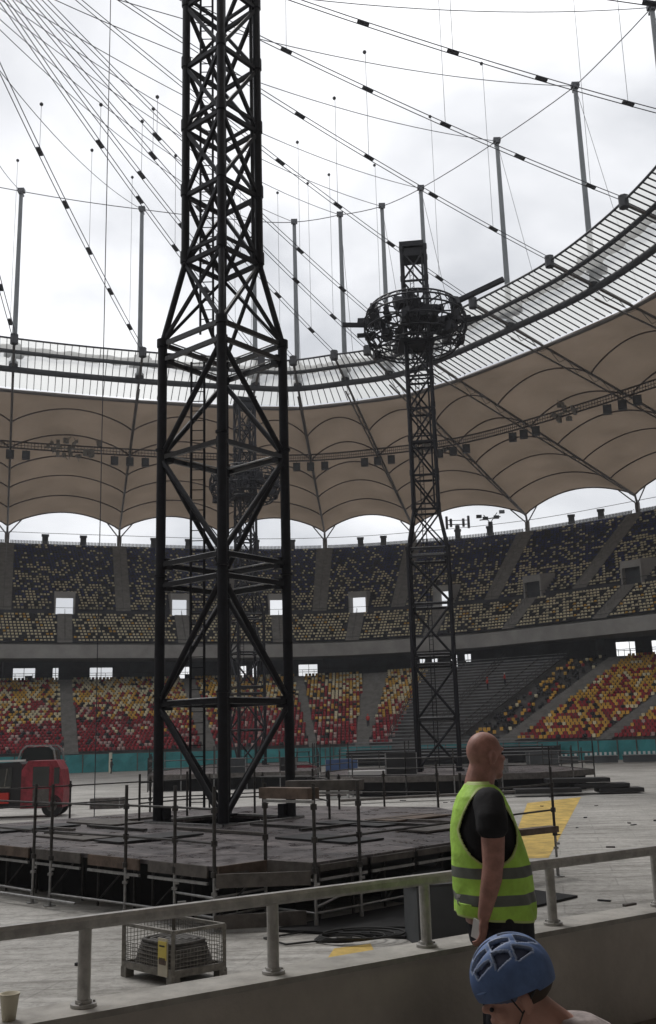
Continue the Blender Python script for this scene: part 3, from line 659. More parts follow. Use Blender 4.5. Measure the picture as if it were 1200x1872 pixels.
for i in range(-4, 13):
    foot = rp_(i, -.112, 49.3); topc = V(*radial(i)[0], 73.0)
    r_ = empty('roof_cable', foot, 0, 'pair of steel cables with black clamps rising to the hub, %s pair from the left' % ORD[i + 4], 'cable', 'clamped roof cables')
    d_ = (HUB_T - foot); side = V(-d_.y, d_.x, 0).normalized() * .24; ln = sagline(foot, HUB_T, 1.6, 24)
    for sg in (-1, 1): c = mb('cable'); c.path([p + side * sg for p in ln], .052, 4); rel(c.build('strand'), r_)
    c = mb('clamp'); c.tube(foot - V(0, 0, .9), foot + V(0, 0, .3), .5, 8); rel(c.build('anchor'), r_)
    up_l = sagline(topc, HUB_B, 3.2, 24); U = None
    for k, fr in enumerate((.085, .20, .315, .43, .545)):
        fr += .03 * ((i * 7) % 3 - 1)
        x = fr * 24; p = ln[int(x)].lerp(ln[int(x) + 1], x - int(x)); dd = d_.normalized()
        c = mb('clamp'); c.bar(p - dd * .5, p + dd * .5, .36, .18); rel(c.build('clamp'), r_)
        # hanger down from / up to the mast-top cable
        q = up_l[int(x)].lerp(up_l[int(x) + 1], x - int(x)); 
        if k % 2 == 0: c = mb('cable'); c.tube(p, V(p.x * .98 + q.x * .02, p.y * .98 + q.y * .02, q.z), .022, 4); c.use('clamp'); c.ell(V(p.x, p.y, q.z), (.2, .2, .2), nu=8, nv=5); rel(c.build('hanger'), r_)
    o = mb('cable'); o.path(up_l, .05, 4); 
    # tie back from the mast top down to the roof edge
    o.tube(topc, rp_(i, .14, rz_(.14) + .3), .03, 4)
    tag(o.build('mast_cable'), 'single thin cable over the top of the roof mast, %s from the left' % ORD[i + 4], 'cable', 'mast top cables')
b = mb('black_steel'); b.tube((0, 0, -9), (0, 0, 2), 3.0, 16); tag(b.build('cable_hub', loc=(-32, 64, 69)), 'dark steel hub over the pitch where the roof cables meet', 'hub')
b = mb('cable'); b.tube((-9.6, 40, 60), (-9.35, 40, -3.3), .02, 4); tag(b.build('hoist_wire'), 'long thin vertical hoist wire left of the near tower', 'wire')

# ------------------------------------------------------------------ steel towers
def tower(label, loc, rz, ladder_side=-1):
    T = empty('steel_tower', loc, rz, label, 'tower', 'black steel stage towers'); H = 1.36; h2 = .86; zs = 14.8; zt = 17.6; ztop = 37.5
    cs = [(-1, -1), (1, -1), (1, 1), (-1, 1)]
    for c in cs:
        b = mb('black_steel'); b.tube((c[0] * H, c[1] * H, 0), (c[0] * H, c[1] * H, zs), .152, 12); [b.tube((c[0] * H, c[1] * H, z_ - .03), (c[0] * H, c[1] * H, z_ + .03), .20, 12) for z_ in (3.6, 7.2, 11.2)]; [b.box((c[0] * (H - .14), c[1] * (H - .14), z_), (.26, .26, .34)) for z_ in (.25, 3.35, 6.9, 7.55, 10.95, 14.2)]; b.tube((c[0] * H, c[1] * H, zs - .15), (c[0] * H, c[1] * H, zs + .1), .19, 12)
        b.tube((c[0] * H, c[1] * H, zs), (c[0] * h2, c[1] * h2, zt), .10, 10); b.tube((c[0] * h2, c[1] * h2, zt - .1), (c[0] * h2, c[1] * h2, ztop), .135, 10)
        for z in np.arange(zt + .2, ztop, 2.45): b.tube((c[0] * h2, c[1] * h2, z - .2), (c[0] * h2, c[1] * h2, z + .2), .17, 10)
        b.build('leg', T)
    lv = [3.35, 6.9, 7.55, 10.95, 14.2, 14.75]
    for z in lv:
        b = mb('gloss_black'); n_ = 4
        for k in range(4): a_, c_ = cs[k], cs[(k + 1) % 4]; b.bar((a_[0] * H, a_[1] * H, z), (c_[0] * H, c_[1] * H, z), .10, .15); b.use('galv'); b.tube((a_[0] * H * .93, a_[1] * H * .93, z + .10), (c_[0] * H * .93, c_[1] * H * .93, z + .10), .026, 6); b.use('gloss_black')
        b.build('ring_frame', T)
    # zigzag braces: corners 0/2 are one pair, 1/3 the other
    seq = [(0, .15, 3.3), (1, 3.4, 6.85), (0, 7.6, 10.9), (1, 11.0, 14.1)]
    b = mb('black_steel')
    for par, za, zb in seq:
        for k in range(4):
            a_, c_ = cs[k], cs[(k + 1) % 4]; lo, hi = (a_, c_) if (k % 2 == 0) == (par == 0) else (c_, a_)
            b.tube((lo[0] * H, lo[1] * H, za), (hi[0] * H, hi[1] * H, zb), .088, 10)
    b.build('lower_braces', T)
    b = mb('black_steel')
    for k in range(4):
        a_, c_ = cs[k], cs[(k + 1) % 4]
        b.bar((a_[0] * H, a_[1] * H, zs), (c_[0] * h2, c_[1] * h2, zt), .10); b.bar((c_[0] * H, c_[1] * H, zs), (a_[0] * h2, a_[1] * h2, zt), .10)
    b.build('neck_braces', T)
    b = mb('black_steel'); z = zt; k2 = 0
    while z < ztop - 1:
        z1 = min(z + 2.45, ztop)
        for k in range(4):
            a_, c_ = cs[k], cs[(k + 1) % 4]
            b.bar((a_[0] * h2, a_[1] * h2, z), (c_[0] * h2, c_[1] * h2, z), .12, .14)
            if k2 % 2 == 0: b.bar((a_[0] * h2, a_[1] * h2, z + .38), (c_[0] * h2, c_[1] * h2, z + .38), .09, .10)
            lo, hi = (a_, c_) if (k2 + k) % 2 else (c_, a_)
            b.bar((lo[0] * h2, lo[1] * h2, z), (hi[0] * h2, hi[1] * h2, z1), .115)
            if (k2 + k) % 3 != 0: b.bar((hi[0] * h2, hi[1] * h2, z), (lo[0] * h2, lo[1] * h2, z1), .115)
        z = z1; k2 += 1
    b.build('upper_braces', T)
    b = mb('black_steel'); lx = -.55; 
    for z0, z1, y0, x0 in ((.3, 14.4, 1.02, -.15), (15.2, 36.5, .52, -.22)):
        for dx in (-.21, .21): b.bar((x0 + dx * .64, y0 - dx * .77, z0), (x0 + dx * .64, y0 - dx * .77, z1), .055)
        for z in np.arange(z0 + .2, z1, .33): b.bar((x0 - .135, y0 + .16, z), (x0 + .135, y0 - .16, z), .025)
    b.build('ladder', T)
    b = mb('black_steel'); b.tube((h2 - .26, -h2 + .02, zt), (h2 - .26, -h2 + .02, ztop - .5), .06, 8); b.build('cable_pipe', T)
    b = mb('black_steel'); b.box((0, 0, ztop - .35), (1.55, 1.55, .7)); b.box((-.1, -.1, ztop + .2), (1.8, 1.7, .4)); b.build('head_box', T)
    for c in cs: b = mb('black_steel'); b.box((c[0] * H, c[1] * H, .04), (.55, .55, .06)); b.build('base_plate', T)
    return T
T1 = tower('huge black lattice tower standing on the near stage', (-3.25, 30.15, -2.2), R(45) + R(5))
T2 = copy_tree(T1); T2.location = (6.9, 68, -2.2); T2.rotation_euler.z = R(-7); T2['label'] = 'black lattice tower carrying a round lighting ring at the top'
T3 = copy_tree(T1); T3.location = (-8.6, 101, -2.2); T3.rotation_euler.z = R(24); T3['label'] = 'farthest black lattice tower, seen through the legs of the near one'
def rig(label, loc, rz, arms):
    G = empty('lighting_ring', loc, rz, label, 'lighting rig', 'round lighting rings on the towers')
    prof = [(2.9, 0), (3.4, .5), (3.72, 1.3), (3.72, 2.2), (3.5, 2.8), (3.2, 3.2)]
    b = mb('black_steel')
    for r_, z in prof: b.path([(r_ * math.cos(2 * math.pi * k / 36), r_ * math.sin(2 * math.pi * k / 36), z) for k in range(36)], .07, 5, closed=True)
    for k in range(28):
        t0 = 2 * math.pi * k / 28
        for (ra, za), (rb, zb), tw in zip(prof, prof[1:], (.5, -.5, .5, -.5, .5)):
            t1 = t0 + tw * 2 * math.pi / 28
            b.bar((ra * math.cos(t0), ra * math.sin(t0), za), (rb * math.cos(t0), rb * math.sin(t0), zb), .07); b.bar((ra * math.cos(t0), ra * math.sin(t0), za), (rb * math.cos(t1), rb * math.sin(t1), zb), .05)
    b.build('ring_truss', G)
    for z, ri in ((.3, 1.2), (1.6, 1.2), (2.9, 1.2)):
        b = mb('black_steel')
        for k in range(12):
            t0 = 2 * math.pi * k / 12; b.bar((ri * math.cos(t0), ri * math.sin(t0), z), (3.3 * math.cos(t0), 3.3 * math.sin(t0), z), .09)
        b.path([(ri * math.cos(2 * math.pi * k / 16), ri * math.sin(2 * math.pi * k / 16), z) for k in range(16)], .07, 5, closed=True)
        b.build('spokes', G)
    b = mb('black_steel'); b.box((0, 0, .25), (2.6, 2.6, .12)); b.build('floor_plate', G); b = mb('black_steel'); b.box((.3, 0, 2.5), (2.6, 2.4, .8)); b.build('winch_box', G)
    rnd = random.Random(3); lm = mb('black_steel'); lm.box((0, 0, 0), (1, .8, 1.2)); lm.tube((0, -.35, -.2), (0, -.75, -.3), .38, 8); l0 = None
    for k in range(46):
        t0 = rnd.random() * 6.28; r_ = rnd.uniform(2.7, 3.6); z = rnd.uniform(.2, 2.9); s_ = rnd.uniform(.3, .65)
        if l0 is None: l0 = lo_ = lm.build('lamp', G)
        else: lo_ = l0.copy(); COL.objects.link(lo_)
        lo_.location = (r_ * math.cos(t0), r_ * math.sin(t0), z); lo_.rotation_euler = (rnd.uniform(-.6, .6), 0, rnd.random() * 6); lo_.scale = (s_, s_, s_)
    for (t0, z, l_, w_, tilt) in arms:
        b = mb('black_steel'); c, s_ = math.cos(t0), math.sin(t0); b.bar((3.0 * c, 3.0 * s_, z), ((3.3 + l_) * c, (3.3 + l_) * s_, z + tilt), w_, w_ * 1.1); b.build('arm', G)
    return G
rig('round black lighting ring with jutting arms on the right-hand tower', (6.75, 68, 27.6), 0,
    [(R(180), 1.9, 2.0, .26, .1), (R(172), 2.2, 1.4, .2, 0), (R(187), 1.0, 1.0, .24, -.1), (R(158), 2.8, 1.1, .3, .2), (R(135), 3.1, .8, .3, .3), (R(-8), 1.8, 1.5, .25, .2), (R(20), 2.7, 1.3, .3, .3),
     (R(-28), 2.8, 3.6, .30, .9), (R(40), 3.1, 1.0, .3, .5)])
rig('round black lighting ring on the farthest tower, framed by the near legs', (-8.6, 101, 24.6), R(20), [(R(100), 3, 1.2, .3, .2)])

# ------------------------------------------------------------------ near stage
DZ = -2.2
stage = empty('near_stage', (-3, 28, -3.3), 0, 'low dark stage of wet panels on scaffold legs around the near tower', 'stage')
poly = [(-11.4, 27.9), (-2.24, 19.15), (-1.36, 20.05), (-.42, 19.35), (3.5, 23.4), (4.3, 28.2), (3.2, 33.4), (-2.6, 36.6), (-6.3, 34.9), (-10.6, 31)]
ct = V(-3.25, 30.15, 0); hr = 1.62; rot = R(50)
hole = [(ct.x + hr * math.sqrt(2) * math.cos(rot + R(45) + k * math.pi / 2), ct.y + hr * math.sqrt(2) * math.sin(rot + R(45) + k * math.pi / 2)) for k in range(4)]
def poly_prism(b, outer, hole_, z0, z1):
    bm = bmesh.new(); es = []
    for lp in (outer, hole_) if hole_ else (outer,):
        vs = [bm.verts.new((x, y, z1)) for x, y in lp]; es += [bm.edges.new((vs[i], vs[(i + 1) % len(vs)])) for i in range(len(vs))]
    bmesh.ops.triangle_fill(bm, use_beauty=True, edges=es); bm.verts.index_update()
    vs = [v.co.copy() for v in bm.verts]; fs = [tuple(v.index for v in f.verts) for f in bm.faces]; bm.free()
    fs = [f if (vs[f[1]] - vs[f[0]]).cross(vs[f[2]] - vs[f[0]]).z > 0 else f[::-1] for f in fs]
    b.add(vs, fs); b.add([V(v.x, v.y, z0) for v in vs], [f[::-1] for f in fs])
    for lp in (outer, hole_) if hole_ else (outer,):
        n_ = len(lp)
        for i in range(n_): p, q = lp[i], lp[(i + 1) % n_]; b.add([(*p, z0), (*q, z0), (*q, z1), (*p, z1)], [(0, 1, 2, 3)])
b = mb('deck'); poly_prism(b, poly, hole, DZ - .08, DZ); rel(b.build('deck'), stage)
b = mb('galv')
for k in range(4): p, q = hole[k], hole[(k + 1) % 4]; b.bar((*p, DZ + .03), (*q, DZ + .03), .09, .06)
rel(b.build('opening_trim'), stage)
b = mb('darkwall'); b.box((0, 0, .46), (1.15, .8, .92)); b.use('black_plastic'); b.box((0, 0, .93), (1.2, .85, .04)); o = b.build('equipment_chest', loc=(1.75, 17.7, -3.3)); o.rotation_euler.z = R(12); tag(o, 'dark grey trunk on the floor behind the railing, left of the bald man', 'trunk')
b = mb('black_cloth'); poly_prism(b, [(-1.2, 18.9), (1.1, 17.9), (4.9, 21.7), (3.6, 23.4), (.6, 20.6), (-.9, 19.3)], None, -3.295, -3.25); tag(b.build('floor_mat'), 'black rubber mat on the floor at the right front of the near stage', 'mat')  # thin black sheet added to darken the floor as shade beside the stage
# loose sheets lying on the deck
rnd = random.Random(11); b = mb('grey_wood'); a45 = R(-45)
for k in range(8):
    x, y = [(-6.5, 26), (-4.5, 25), (-.2, 23.6), (2.6, 25.6), (.6, 27.5), (2.0, 28.8), (-6.8, 30.4), (-8.5, 29)][k]
    b.use(['grey_wood', 'black_plastic', 'wood'][k % 3] if k not in (2,) else 'black_plastic'); b.box((x, y, DZ + .03 + .012 * (k % 2)), (2.4, 1.1, .04), a45 + (R(90) if k % 2 else 0))
for k in range(16):
    b.use('grey_wood' if k % 2 else 'galv_dark'); x = rnd.uniform(-8, 3); y = rnd.uniform(24, 32)
    if abs(x - ct.x) + abs(y - ct.y) < 3.2 or x + y < 18.5: continue
    b.box((x, y, DZ + .045), (rnd.uniform(1.5, 3.5), .12, .06), a45 + rnd.choice([0, R(90)]))
rel(b.build('loose_boards'), stage)
# black skirt set back below the deck
def inset(lp, d_):
    n_ = len(lp); res = []
    for i in range(n_):
        p0, p1, p2 = (V(*lp[(i + k) % n_], 0) for k in (-1, 0, 1)); e1 = (p1 - p0).normalized(); e2 = (p2 - p1).normalized(); n1 = V(-e1.y, e1.x, 0); n2 = V(-e2.y, e2.x, 0); m_ = (n1 + n2); m_.normalize()
        q = p1 + m_ * d_ / max(.5, m_.dot(n1)); res.append((q.x, q.y))
    return res
ins = inset([poly[0], poly[1], poly[3], poly[4], poly[5], poly[6], poly[7], poly[8], poly[9]], .9)
b = mb('black_cloth')
for i in range(len(ins)):
    p, q = V(*ins[i], 0), V(*ins[(i + 1) % len(ins)], 0); n_ = max(2, int((q - p).length / .5)); nn = V((q - p).y, -(q - p).x, 0).normalized()
    if i == 2: continue
    pts = [p.lerp(q, k / n_) + nn * (.05 if k % 2 else -.05) for k in range(n_ + 1)]
    vs = [];
    for t in pts: vs += [V(t.x, t.y, -3.28), V(t.x, t.y, DZ - .1)]
    b.add(vs, [(2 * k, 2 * k + 2, 2 * k + 3, 2 * k + 1) for k in range(n_)])
rel(b.build('skirt'), stage)
# fascia boards, ledgers and braced legs along the front edges
edges = [(poly[0], poly[1], 6), (poly[1], poly[2], 1), (poly[2], poly[3], 1), (poly[3], poly[4], 4)]
fas = ['wood', 'grey_wood', 'wood', 'grey_wood']
ei = 0
for p, q, n_ in edges:
    P, Q = V(*p, 0), V(*q, 0); out_ = V((Q - P).y, -(Q - P).x, 0).normalized()
    for k in range(n_):
        a_, c_ = P.lerp(Q, k / n_ + .012), P.lerp(Q, (k + 1) / n_ - .012); z_ = DZ - .1
        hh_ = .21 if ei < 8 else .12; b = mb(fas[(ei) % 4] if ei < 8 else 'grey_wood'); b.bar(V(a_.x, a_.y, z_) + out_ * .06, V(c_.x, c_.y, z_) + out_ * .06, .04, hh_)
        b.use('galv'); b.bar(V(a_.x, a_.y, z_ - .2) + out_ * .06, V(c_.x, c_.y, z_ - .2) + out_ * .06, .05)
        rel(b.build('toe_board'), stage); ei += 1
def standard(x, y, top, base=-3.3, name='standard', par=None):
    b = mb('galv'); b.tube((x, y, base + .02), (x, y, DZ - .15), .03, 8); b.box((x, y, base + .01), (.22, .22, .02), .5); b.tube((x, y, base + .02), (x, y, base + .2), .04, 8); b.box((x + .04, y - .03, base + .75), (.09, .05, .05)); b.box((x, y, DZ - .45), (.10, .10, .05))
    b.use('galv_dark'); b.tube((x, y, DZ - .15), (x, y, top), .034, 8)
    for z in (DZ - .12, DZ + .42, DZ + 1.0):
        if z < top: b.tube((x, y, z - .05), (x, y, z + .05), .06, 8)
    return rel(b.build(name), par or stage)
ST = {'a': (-6.72, 23.1), 'b': (-6.2, 22.6), 'c': (-4.25, 20.95), 'd': (-3.1, 19.9), 'e': (-2.24, 18.98), 'f': (-1.38, 20.0), 'g': (-.42, 19.15), 'h': (.42, 19.95), 'i': (2.7, 22.35), 'j': (5.2, 24.9), 'k': (4.5, 28.3), 'l': (3.3, 33.6), 'm': (-9.0, 25.35), 'n': (.1, 33.5), 'o': (-.45, 23.6)}
for kk, (x, y) in ST.items():
    if kk == 'o': continue
    top = DZ + (1.42 if kk not in 'n' else 1.1); standard(x, y, top)
def rail(p, q, z, m_='galv_dark', r_=.024):
    b = mb(m_); b.tube((*ST[p], z), (*ST[q], z), r_, 6); rel(b.build('guard_rail'), stage)
for p, q in (('m', 'a'), ('a', 'b'), ('b', 'c'), ('c', 'd'), ('d', 'e'), ('g', 'h'), ('h', 'i'), ('i', 'j')):
    for z in (DZ + 1.02, DZ + .42): 
        if p in 'gh' and z > DZ + 1: continue
        rail(p, q, z)
for p, q in (('m', 'a'), ('b', 'c'), ('c', 'd'), ('d', 'e'), ('e', 'f'), ('f', 'g'), ('g', 'h'), ('h', 'i'), ('i', 'j'),  ('l', 'k')): rail(p, q, -3.05, 'galv')
back = [(-10.7, 31.1), (-8.5, 33.0), (-6.3, 35.0), (-4.4, 35.9), (-2.6, 36.7), (-.3, 35.4), (1.6, 34.4), (3.3, 33.5)]
for i_, (x_, y_) in enumerate(back): ST['b%d' % i_] = (x_, y_); standard(x_, y_, DZ + 1.15)
for i_ in range(7):
    for z in (DZ + 1.0, DZ + .45): rail('b%d' % i_, 'b%d' % (i_ + 1), z)
inner_ = [(-5.9, 31.0), (-4.7, 32.6), (-2.6, 33.0), (-.7, 31.6), (-.2, 29.6)]
for i_, (x_, y_) in enumerate(inner_): ST['c%d' % i_] = (x_, y_); b = mb('galv_dark'); b.tube((x_, y_, DZ), (x_, y_, DZ + 1.35), .035, 8); rel(b.build('post'), stage)
for i_ in range(4):
    for z in (DZ + 1.1, DZ + .5): rail('c%d' % i_, 'c%d' % (i_ + 1), z)
for p, q in (('d', 'e'), ('e', 'f')): rail(p, q, -2.72, 'galv')
b = mb('galv'); b.tube((-8.9, 24.6, -3.1), (-5.4, 21.6, -3.12), .03, 6); b.tube((-.42, 19.15, -2.95), (.42, 19.95, -2.7), .024, 6); b.tube((-1.38, 20.0, -3.0), (.42, 19.95, -2.75), .024, 6); rel(b.build('diagonal_brace'), stage)
for (x0, y0, x1, y1, z, m_) in ((-2.24, 18.98, -1.38, 20.0, -2.45, 'grey_wood'), (-2.2, 18.9, -.5, 19.0, -2.42, 'grey_wood'), (-2.24, 18.9, -.6, 19.2, -3.12, 'grey_wood')):
    b = mb(m_); b.bar((x0, y0, z), (x1, y1, z), .05, .24); rel(b.build('side_board'), stage)
# raised plank shelves behind the right corner posts
for (p, q, z, m_) in (('f', 'g', -.96, 'wood'), ('f', 'h', -.90, 'grey_wood')):
    a_, c_ = V(*ST[p], z), V(*ST[q], z)
    if q == 'h': a_ += V(.4, 1.4, 0); c_ += V(.1, .9, 0)
    b = mb(m_); b.bar(a_, c_, .32, .20); b.use('galv'); b.bar(a_ - V(0, .2, .14), c_ - V(0, .2, .14), .05); rel(b.build('plank_shelf'), stage)
rnd = random.Random(4)
for k in range(13):
    t_ = (k + .5) / 13; p = V(*poly[0], 0).lerp(V(*poly[1], 0), t_) + V(.28, .28, 0) * (1 + k % 2 * .6); b = mb('galv_dark'); b.tube((p.x, p.y, -3.3), (p.x, p.y, DZ - .08), .028, 6)
    if k % 2 == 0: b.tube((p.x, p.y, -3.2), (p.x + .75, p.y - .75, DZ - .25), .02, 5)
    rel(b.build('prop'), stage)
for k in range(6):
    t_ = (k + .5) / 6; p = V(*poly[3], 0).lerp(V(*poly[4], 0), t_) + V(-.28, .28, 0); b = mb('galv_dark'); b.tube((p.x, p.y, -3.3), (p.x, p.y, DZ - .08), .028, 6); b.tube((p.x, p.y, -3.2), (p.x + .7, p.y + .7, DZ - .25), .02, 5); rel(b.build('prop'), stage)
b = mb('rubber')
for q in range(5): b.path([(.0 + (.42 + .07 * q) * math.cos(k * .35 + q) + .1 * q, 17.9 + (.28 + .05 * q) * math.sin(k * .35 + q), -3.262 + .02 * q) for k in range(16)], .018, 5)
b.path([(.2, 18.0, -3.26), (-.9, 17.6, -3.27), (-1.3, 18.2, -3.27), (-.3, 18.9, -3.27), (1.0, 18.6, -3.22), (2.6, 18.4, -3.27)], .018, 5)
tag(b.build('power_cable'), 'loose black cable loops on the floor by the small yellow patch', 'cable')
# under-deck boxes at the right
b = mb('darkwall'); b.box((1.9, 23.6, -2.75), (3.4, .05, .95), R(45)); b.box((1.55, 22.2, -3.0), (1.0, .9, .6), R(45)); rel(b.build('side_panel'), stage)
# ------------------------------------------------------------------ second and third stage
def far_stage(name, label, lp, rails, front_n, zt_=DZ, seed=1):
    E_ = empty(name, (lp[0][0], lp[0][1], -3.3), 0, label, 'stage'); rnd = random.Random(seed)
    b = mb('deck'); poly_prism(b, lp, None, zt_ - .12, zt_); rel(b.build('deck'), E_)
    i2 = inset(lp, .5); b = mb('black_cloth'); poly_prism(b, i2, None, -3.29, zt_ - .14); rel(b.build('skirt'), E_)
    b = mb('grey_wood')
    for i in range(len(lp)): p, q = V(*lp[i], zt_ - .1), V(*lp[(i + 1) % len(lp)], zt_ - .1); b.bar(p, q, .06, .34)
    rel(b.build('edge_board'), E_)
    for i in rails:
        p, q = V(*lp[i], 0), V(*lp[(i + 1) % len(lp)], 0); n_ = max(1, int((q - p).length / 2.1))
        for k in range(n_ + 1):
            t = p.lerp(q, k / n_); b = mb('galv'); b.tube((t.x, t.y, -3.3), (t.x, t.y, zt_), .04, 6); b.use('galv_dark'); b.tube((t.x, t.y, zt_), (t.x, t.y, zt_ + rnd.choice([1.3, 1.5, 2.0])), .04, 6); rel(b.build('standard'), E_)
        b = mb('galv_dark')
        for z in (zt_ + .5, zt_ + 1.05): b.tube((p.x, p.y, z), (q.x, q.y, z), .035, 5)
        rel(b.build('guard_rail'), E_)
    return E_
s2 = far_stage('middle_stage', 'long low stage with scaffold rails around the ring tower foot', [(1.0, 60.5), (4, 58.5), (12.2, 58.5), (15.6, 62), (15, 74), (8, 79), (1, 77), (-1, 70)], [0, 1, 2, 3, 5, 6], 5)
b = mb('black_plastic')
for k, (x, y, wd, z_) in enumerate(((13.4, 57.4, 3.4, -2.55), (14.6, 57.2, 3.0, -2.85), (15.6, 57.0, 2.4, -3.1), (11.5, 56.4, 3.5, -3.0))): b.box((x, y, z_), (wd, 1.6, .22), R(-4))
rel(b.build('steps'), s2)
b = mb('grey_wood'); b.box((-.4, 58.5, -3.05), (2.0, .8, .08)); b.bar((.2, 54, -3.1), (11, 56.5, -3.0), .5, .12); rel(b.build('ramp_boards'), s2)
rnd = random.Random(8)
s3 = far_stage('far_stage', 'low stage with grey rails seen between the near tower legs', [(-13.5, 74), (-1.6, 74), (-1.2, 84), (-3, 108), (-13, 108), (-15, 84)], [0, 1, 5], 4, seed=3)
# equipment on and round the stages
def case(x, y, z, sz, m_, lb, rz=0., name='flight_case'):
    b = mb(m_); b.box((0, 0, sz[2] / 2), sz); b.use('galv')
    for sx in (-1, 1):
        for sy in (-1, 1): b.bar((sx * sz[0] / 2, sy * sz[1] / 2, 0), (sx * sz[0] / 2, sy * sz[1] / 2, sz[2]), .05)
    b.use('rubber')
    for sx in (-.35, .35): b.box((sx * sz[0], 0, -.0), (.14, sz[1] * .8, .1))
    o = b.build(name, loc=(x, y, z)); o.rotation_euler.z = rz; return tag(o, lb, 'case', 'equipment cases')
case(4.1, 64, DZ, (1.9, .8, 1.3), 'black_plastic', 'black case on the middle stage left of the ring tower')
case(1.9, 61.5, DZ, (2.2, .9, .35), 'white', 'low white case at the left corner of the middle stage')
case(.1, 60.0, -3.3, (1.3, .8, .8), 'white', 'white case on the floor beside the middle stage')
case(9.6, 62, DZ, (1.5, .8, .8), 'galv', 'grey case on the middle stage behind the bald worker')
case(-3.6, 79, DZ, (1.2, 1, 1.0), 'black_plastic', 'black case on the far stage right of the near tower')
case(-7.7, 76, DZ, (2.0, 1, 1.1), 'darkwall', 'dark case on the far stage behind the tower legs', .2)
case(.6, 96, -3.3, (3.0, 1.2, 1.5), 'blue_cloth', 'blue covered crate behind the far stage rail')
case(-12.5, 56.5, -3.3, (1.6, 1.1, .55), 'grey_wood', 'grey crate on the floor left of the near tower', -.05)
case(21, 104, -3.3, (3, 1.2, 1.5), 'darkwall', 'dark crate before the teal hoarding right of the worker', .1)
for k, x in enumerate((24.5, 28.6, 32.6, 36.4)):
    b = mb('darkwall'); b.box((0, 0, .45), (3.4, 1.1, .7)); b.use('galv'); b.box((0, 0, .84), (3.5, 1.2, .06)); b.use('white')
    for j in range(7 if k != 3 else 2): b.box((-1.5 + j * .5, 0, 1.05), (.22, .3, .3))
    o = b.build('equipment_table', loc=(x, 111 - k * .6, -3.3)); o.rotation_euler.z = -.15
    tag(o, 'low grey equipment table before the teal hoarding, %s of four from the left' % ORD[k], 'table', 'tables by the hoarding')
# ------------------------------------------------------------------ scaffold post on the yellow mat side (part of the stage) toe board
b = mb('wood'); b.bar((3.3, 23.6, DZ - .02), (5.2, 24.95, DZ - .02), .3, .14); rel(b.build('plank'), stage)

rnd = random.Random(21); b = mb('black_plastic')
for k in range(90):
    x, y = rnd.uniform(-6, 12), rnd.uniform(13, 60)
    if x + y * .0 > -9 and (abs(x + 3) + abs(y - 28) < 10.5): continue
    b.use('black_plastic' if k % 3 else 'grey_wood'); b.box((x, y, -3.28), (rnd.uniform(.05, .35), rnd.uniform(.03, .12), rnd.uniform(.02, .05)), rnd.random() * 3)
tag(b.build('debris'), 'scattered scraps and offcuts on the pitch floor', 'debris', kind='stuff')
# ------------------------------------------------------------------ vehicles
veh = empty('telehandler', (-15.1, 51.5, -3.3), R(4), 'red telehandler with dark windscreen parked behind the near stage', 'telehandler')
def prism_xz(b, prof, y0, y1):
    n_ = len(prof); b.add([(x, y0, z) for x, z in prof] + [(x, y1, z) for x, z in prof], [tuple(range(n_)), tuple(range(n_, 2 * n_))[::-1]] + [(i, i + n_, (i + 1) % n_ + n_, (i + 1) % n_)[::1] for i in range(n_)])
b = mb('red_paint'); prism_xz(b, [(-.45, .45), (1.75, .45), (1.8, 1.3), (1.62, 2.3), (1.35, 2.75), (-.1, 2.75), (-.45, 2.3)], -1.05, 1.05); b.build('cab', veh)
b = mb('black_plastic'); prism_xz(b, [(-3.6, .5), (-.46, .5), (-.46, 2.6), (-.6, 2.72), (-3.3, 2.62), (-3.6, 2.3)], -1.0, 1.0); b.build('body', veh)
b = mb('white'); b.box((-1.9, -.9, 2.78), (3.2, .25, .09)); b.build('roof_bar', veh)
b = mb('glass_dark'); b.box((-1.75, -1.04, 1.95), (1.6, .06, 1.0)); b.build('windscreen', veh)
b = mb('wire')
for x in (-2.5, -1.9, -1.3): b.bar((x, -1.09, 1.55), (x + .1, -1.09, 2.4), .05)
b.bar((-2.5, -1.09, 1.5), (-1, -1.09, 1.5), .05); b.build('wipers', veh)
dr = mb('red_paint'); dr.box((.55, -1.08, 1.55), (1.15, .06, 2.1)); dr.use('grey_wood'); dr.box((.62, -1.12, .95), (.85, .04, .85)); dr = dr.build('door', veh)
b = mb('glass_dark'); b.box((.6, -1.125, 1.98), (.85, .04, .95)); b.build('door_window', dr)
b = mb('glass_dark'); b.box((1.42, -1.07, 2.0), (.28, .04, .8)); b.build('side_window', veh)
b = mb('bright_red'); b.box((-1.55, -1.09, .98), (1.0, .16, .52)); b.build('toolbox', veh)
for x in (1.2, -2.7):
    for y in (-.85, .85):
        b = mb('rubber'); b.tube((x, y - .2, .55), (x, y + .2, .55), .55, 20); wh = b.build('wheel', veh); c = mb('grey_wood'); c.tube((x, y - .22, .55), (x, y + .22, .55), .28, 14); c.build('rim', wh)
veh.scale = (.92, .92, .98)
v2 = empty('crane_cab', (-17.3, 60, -3.3), 0, 'dark glazed crane cab rising behind the red telehandler', 'crane')
v2.scale = (.86, .86, .84)
b = mb('black_plastic'); prism_xz(b, [(-1.4, 0), (1.2, 0), (1.2, 2.9), (-1.4, 2.9)], -1.1, 1.1); b.build('body', v2)
b = mb('glass_dark'); prism_xz(b, [(-1.1, 2.92), (1.2, 2.92), (1.1, 3.75), (.8, 4.0), (-.6, 4.0), (-.85, 3.8)], -.9, .9); b.build('windows', v2)
b = mb('galv')
pr = [(-1.25, 2.92), (-.95, 3.8), (-.6, 4.1), (.9, 4.1), (1.22, 3.8), (1.4, 2.92)]
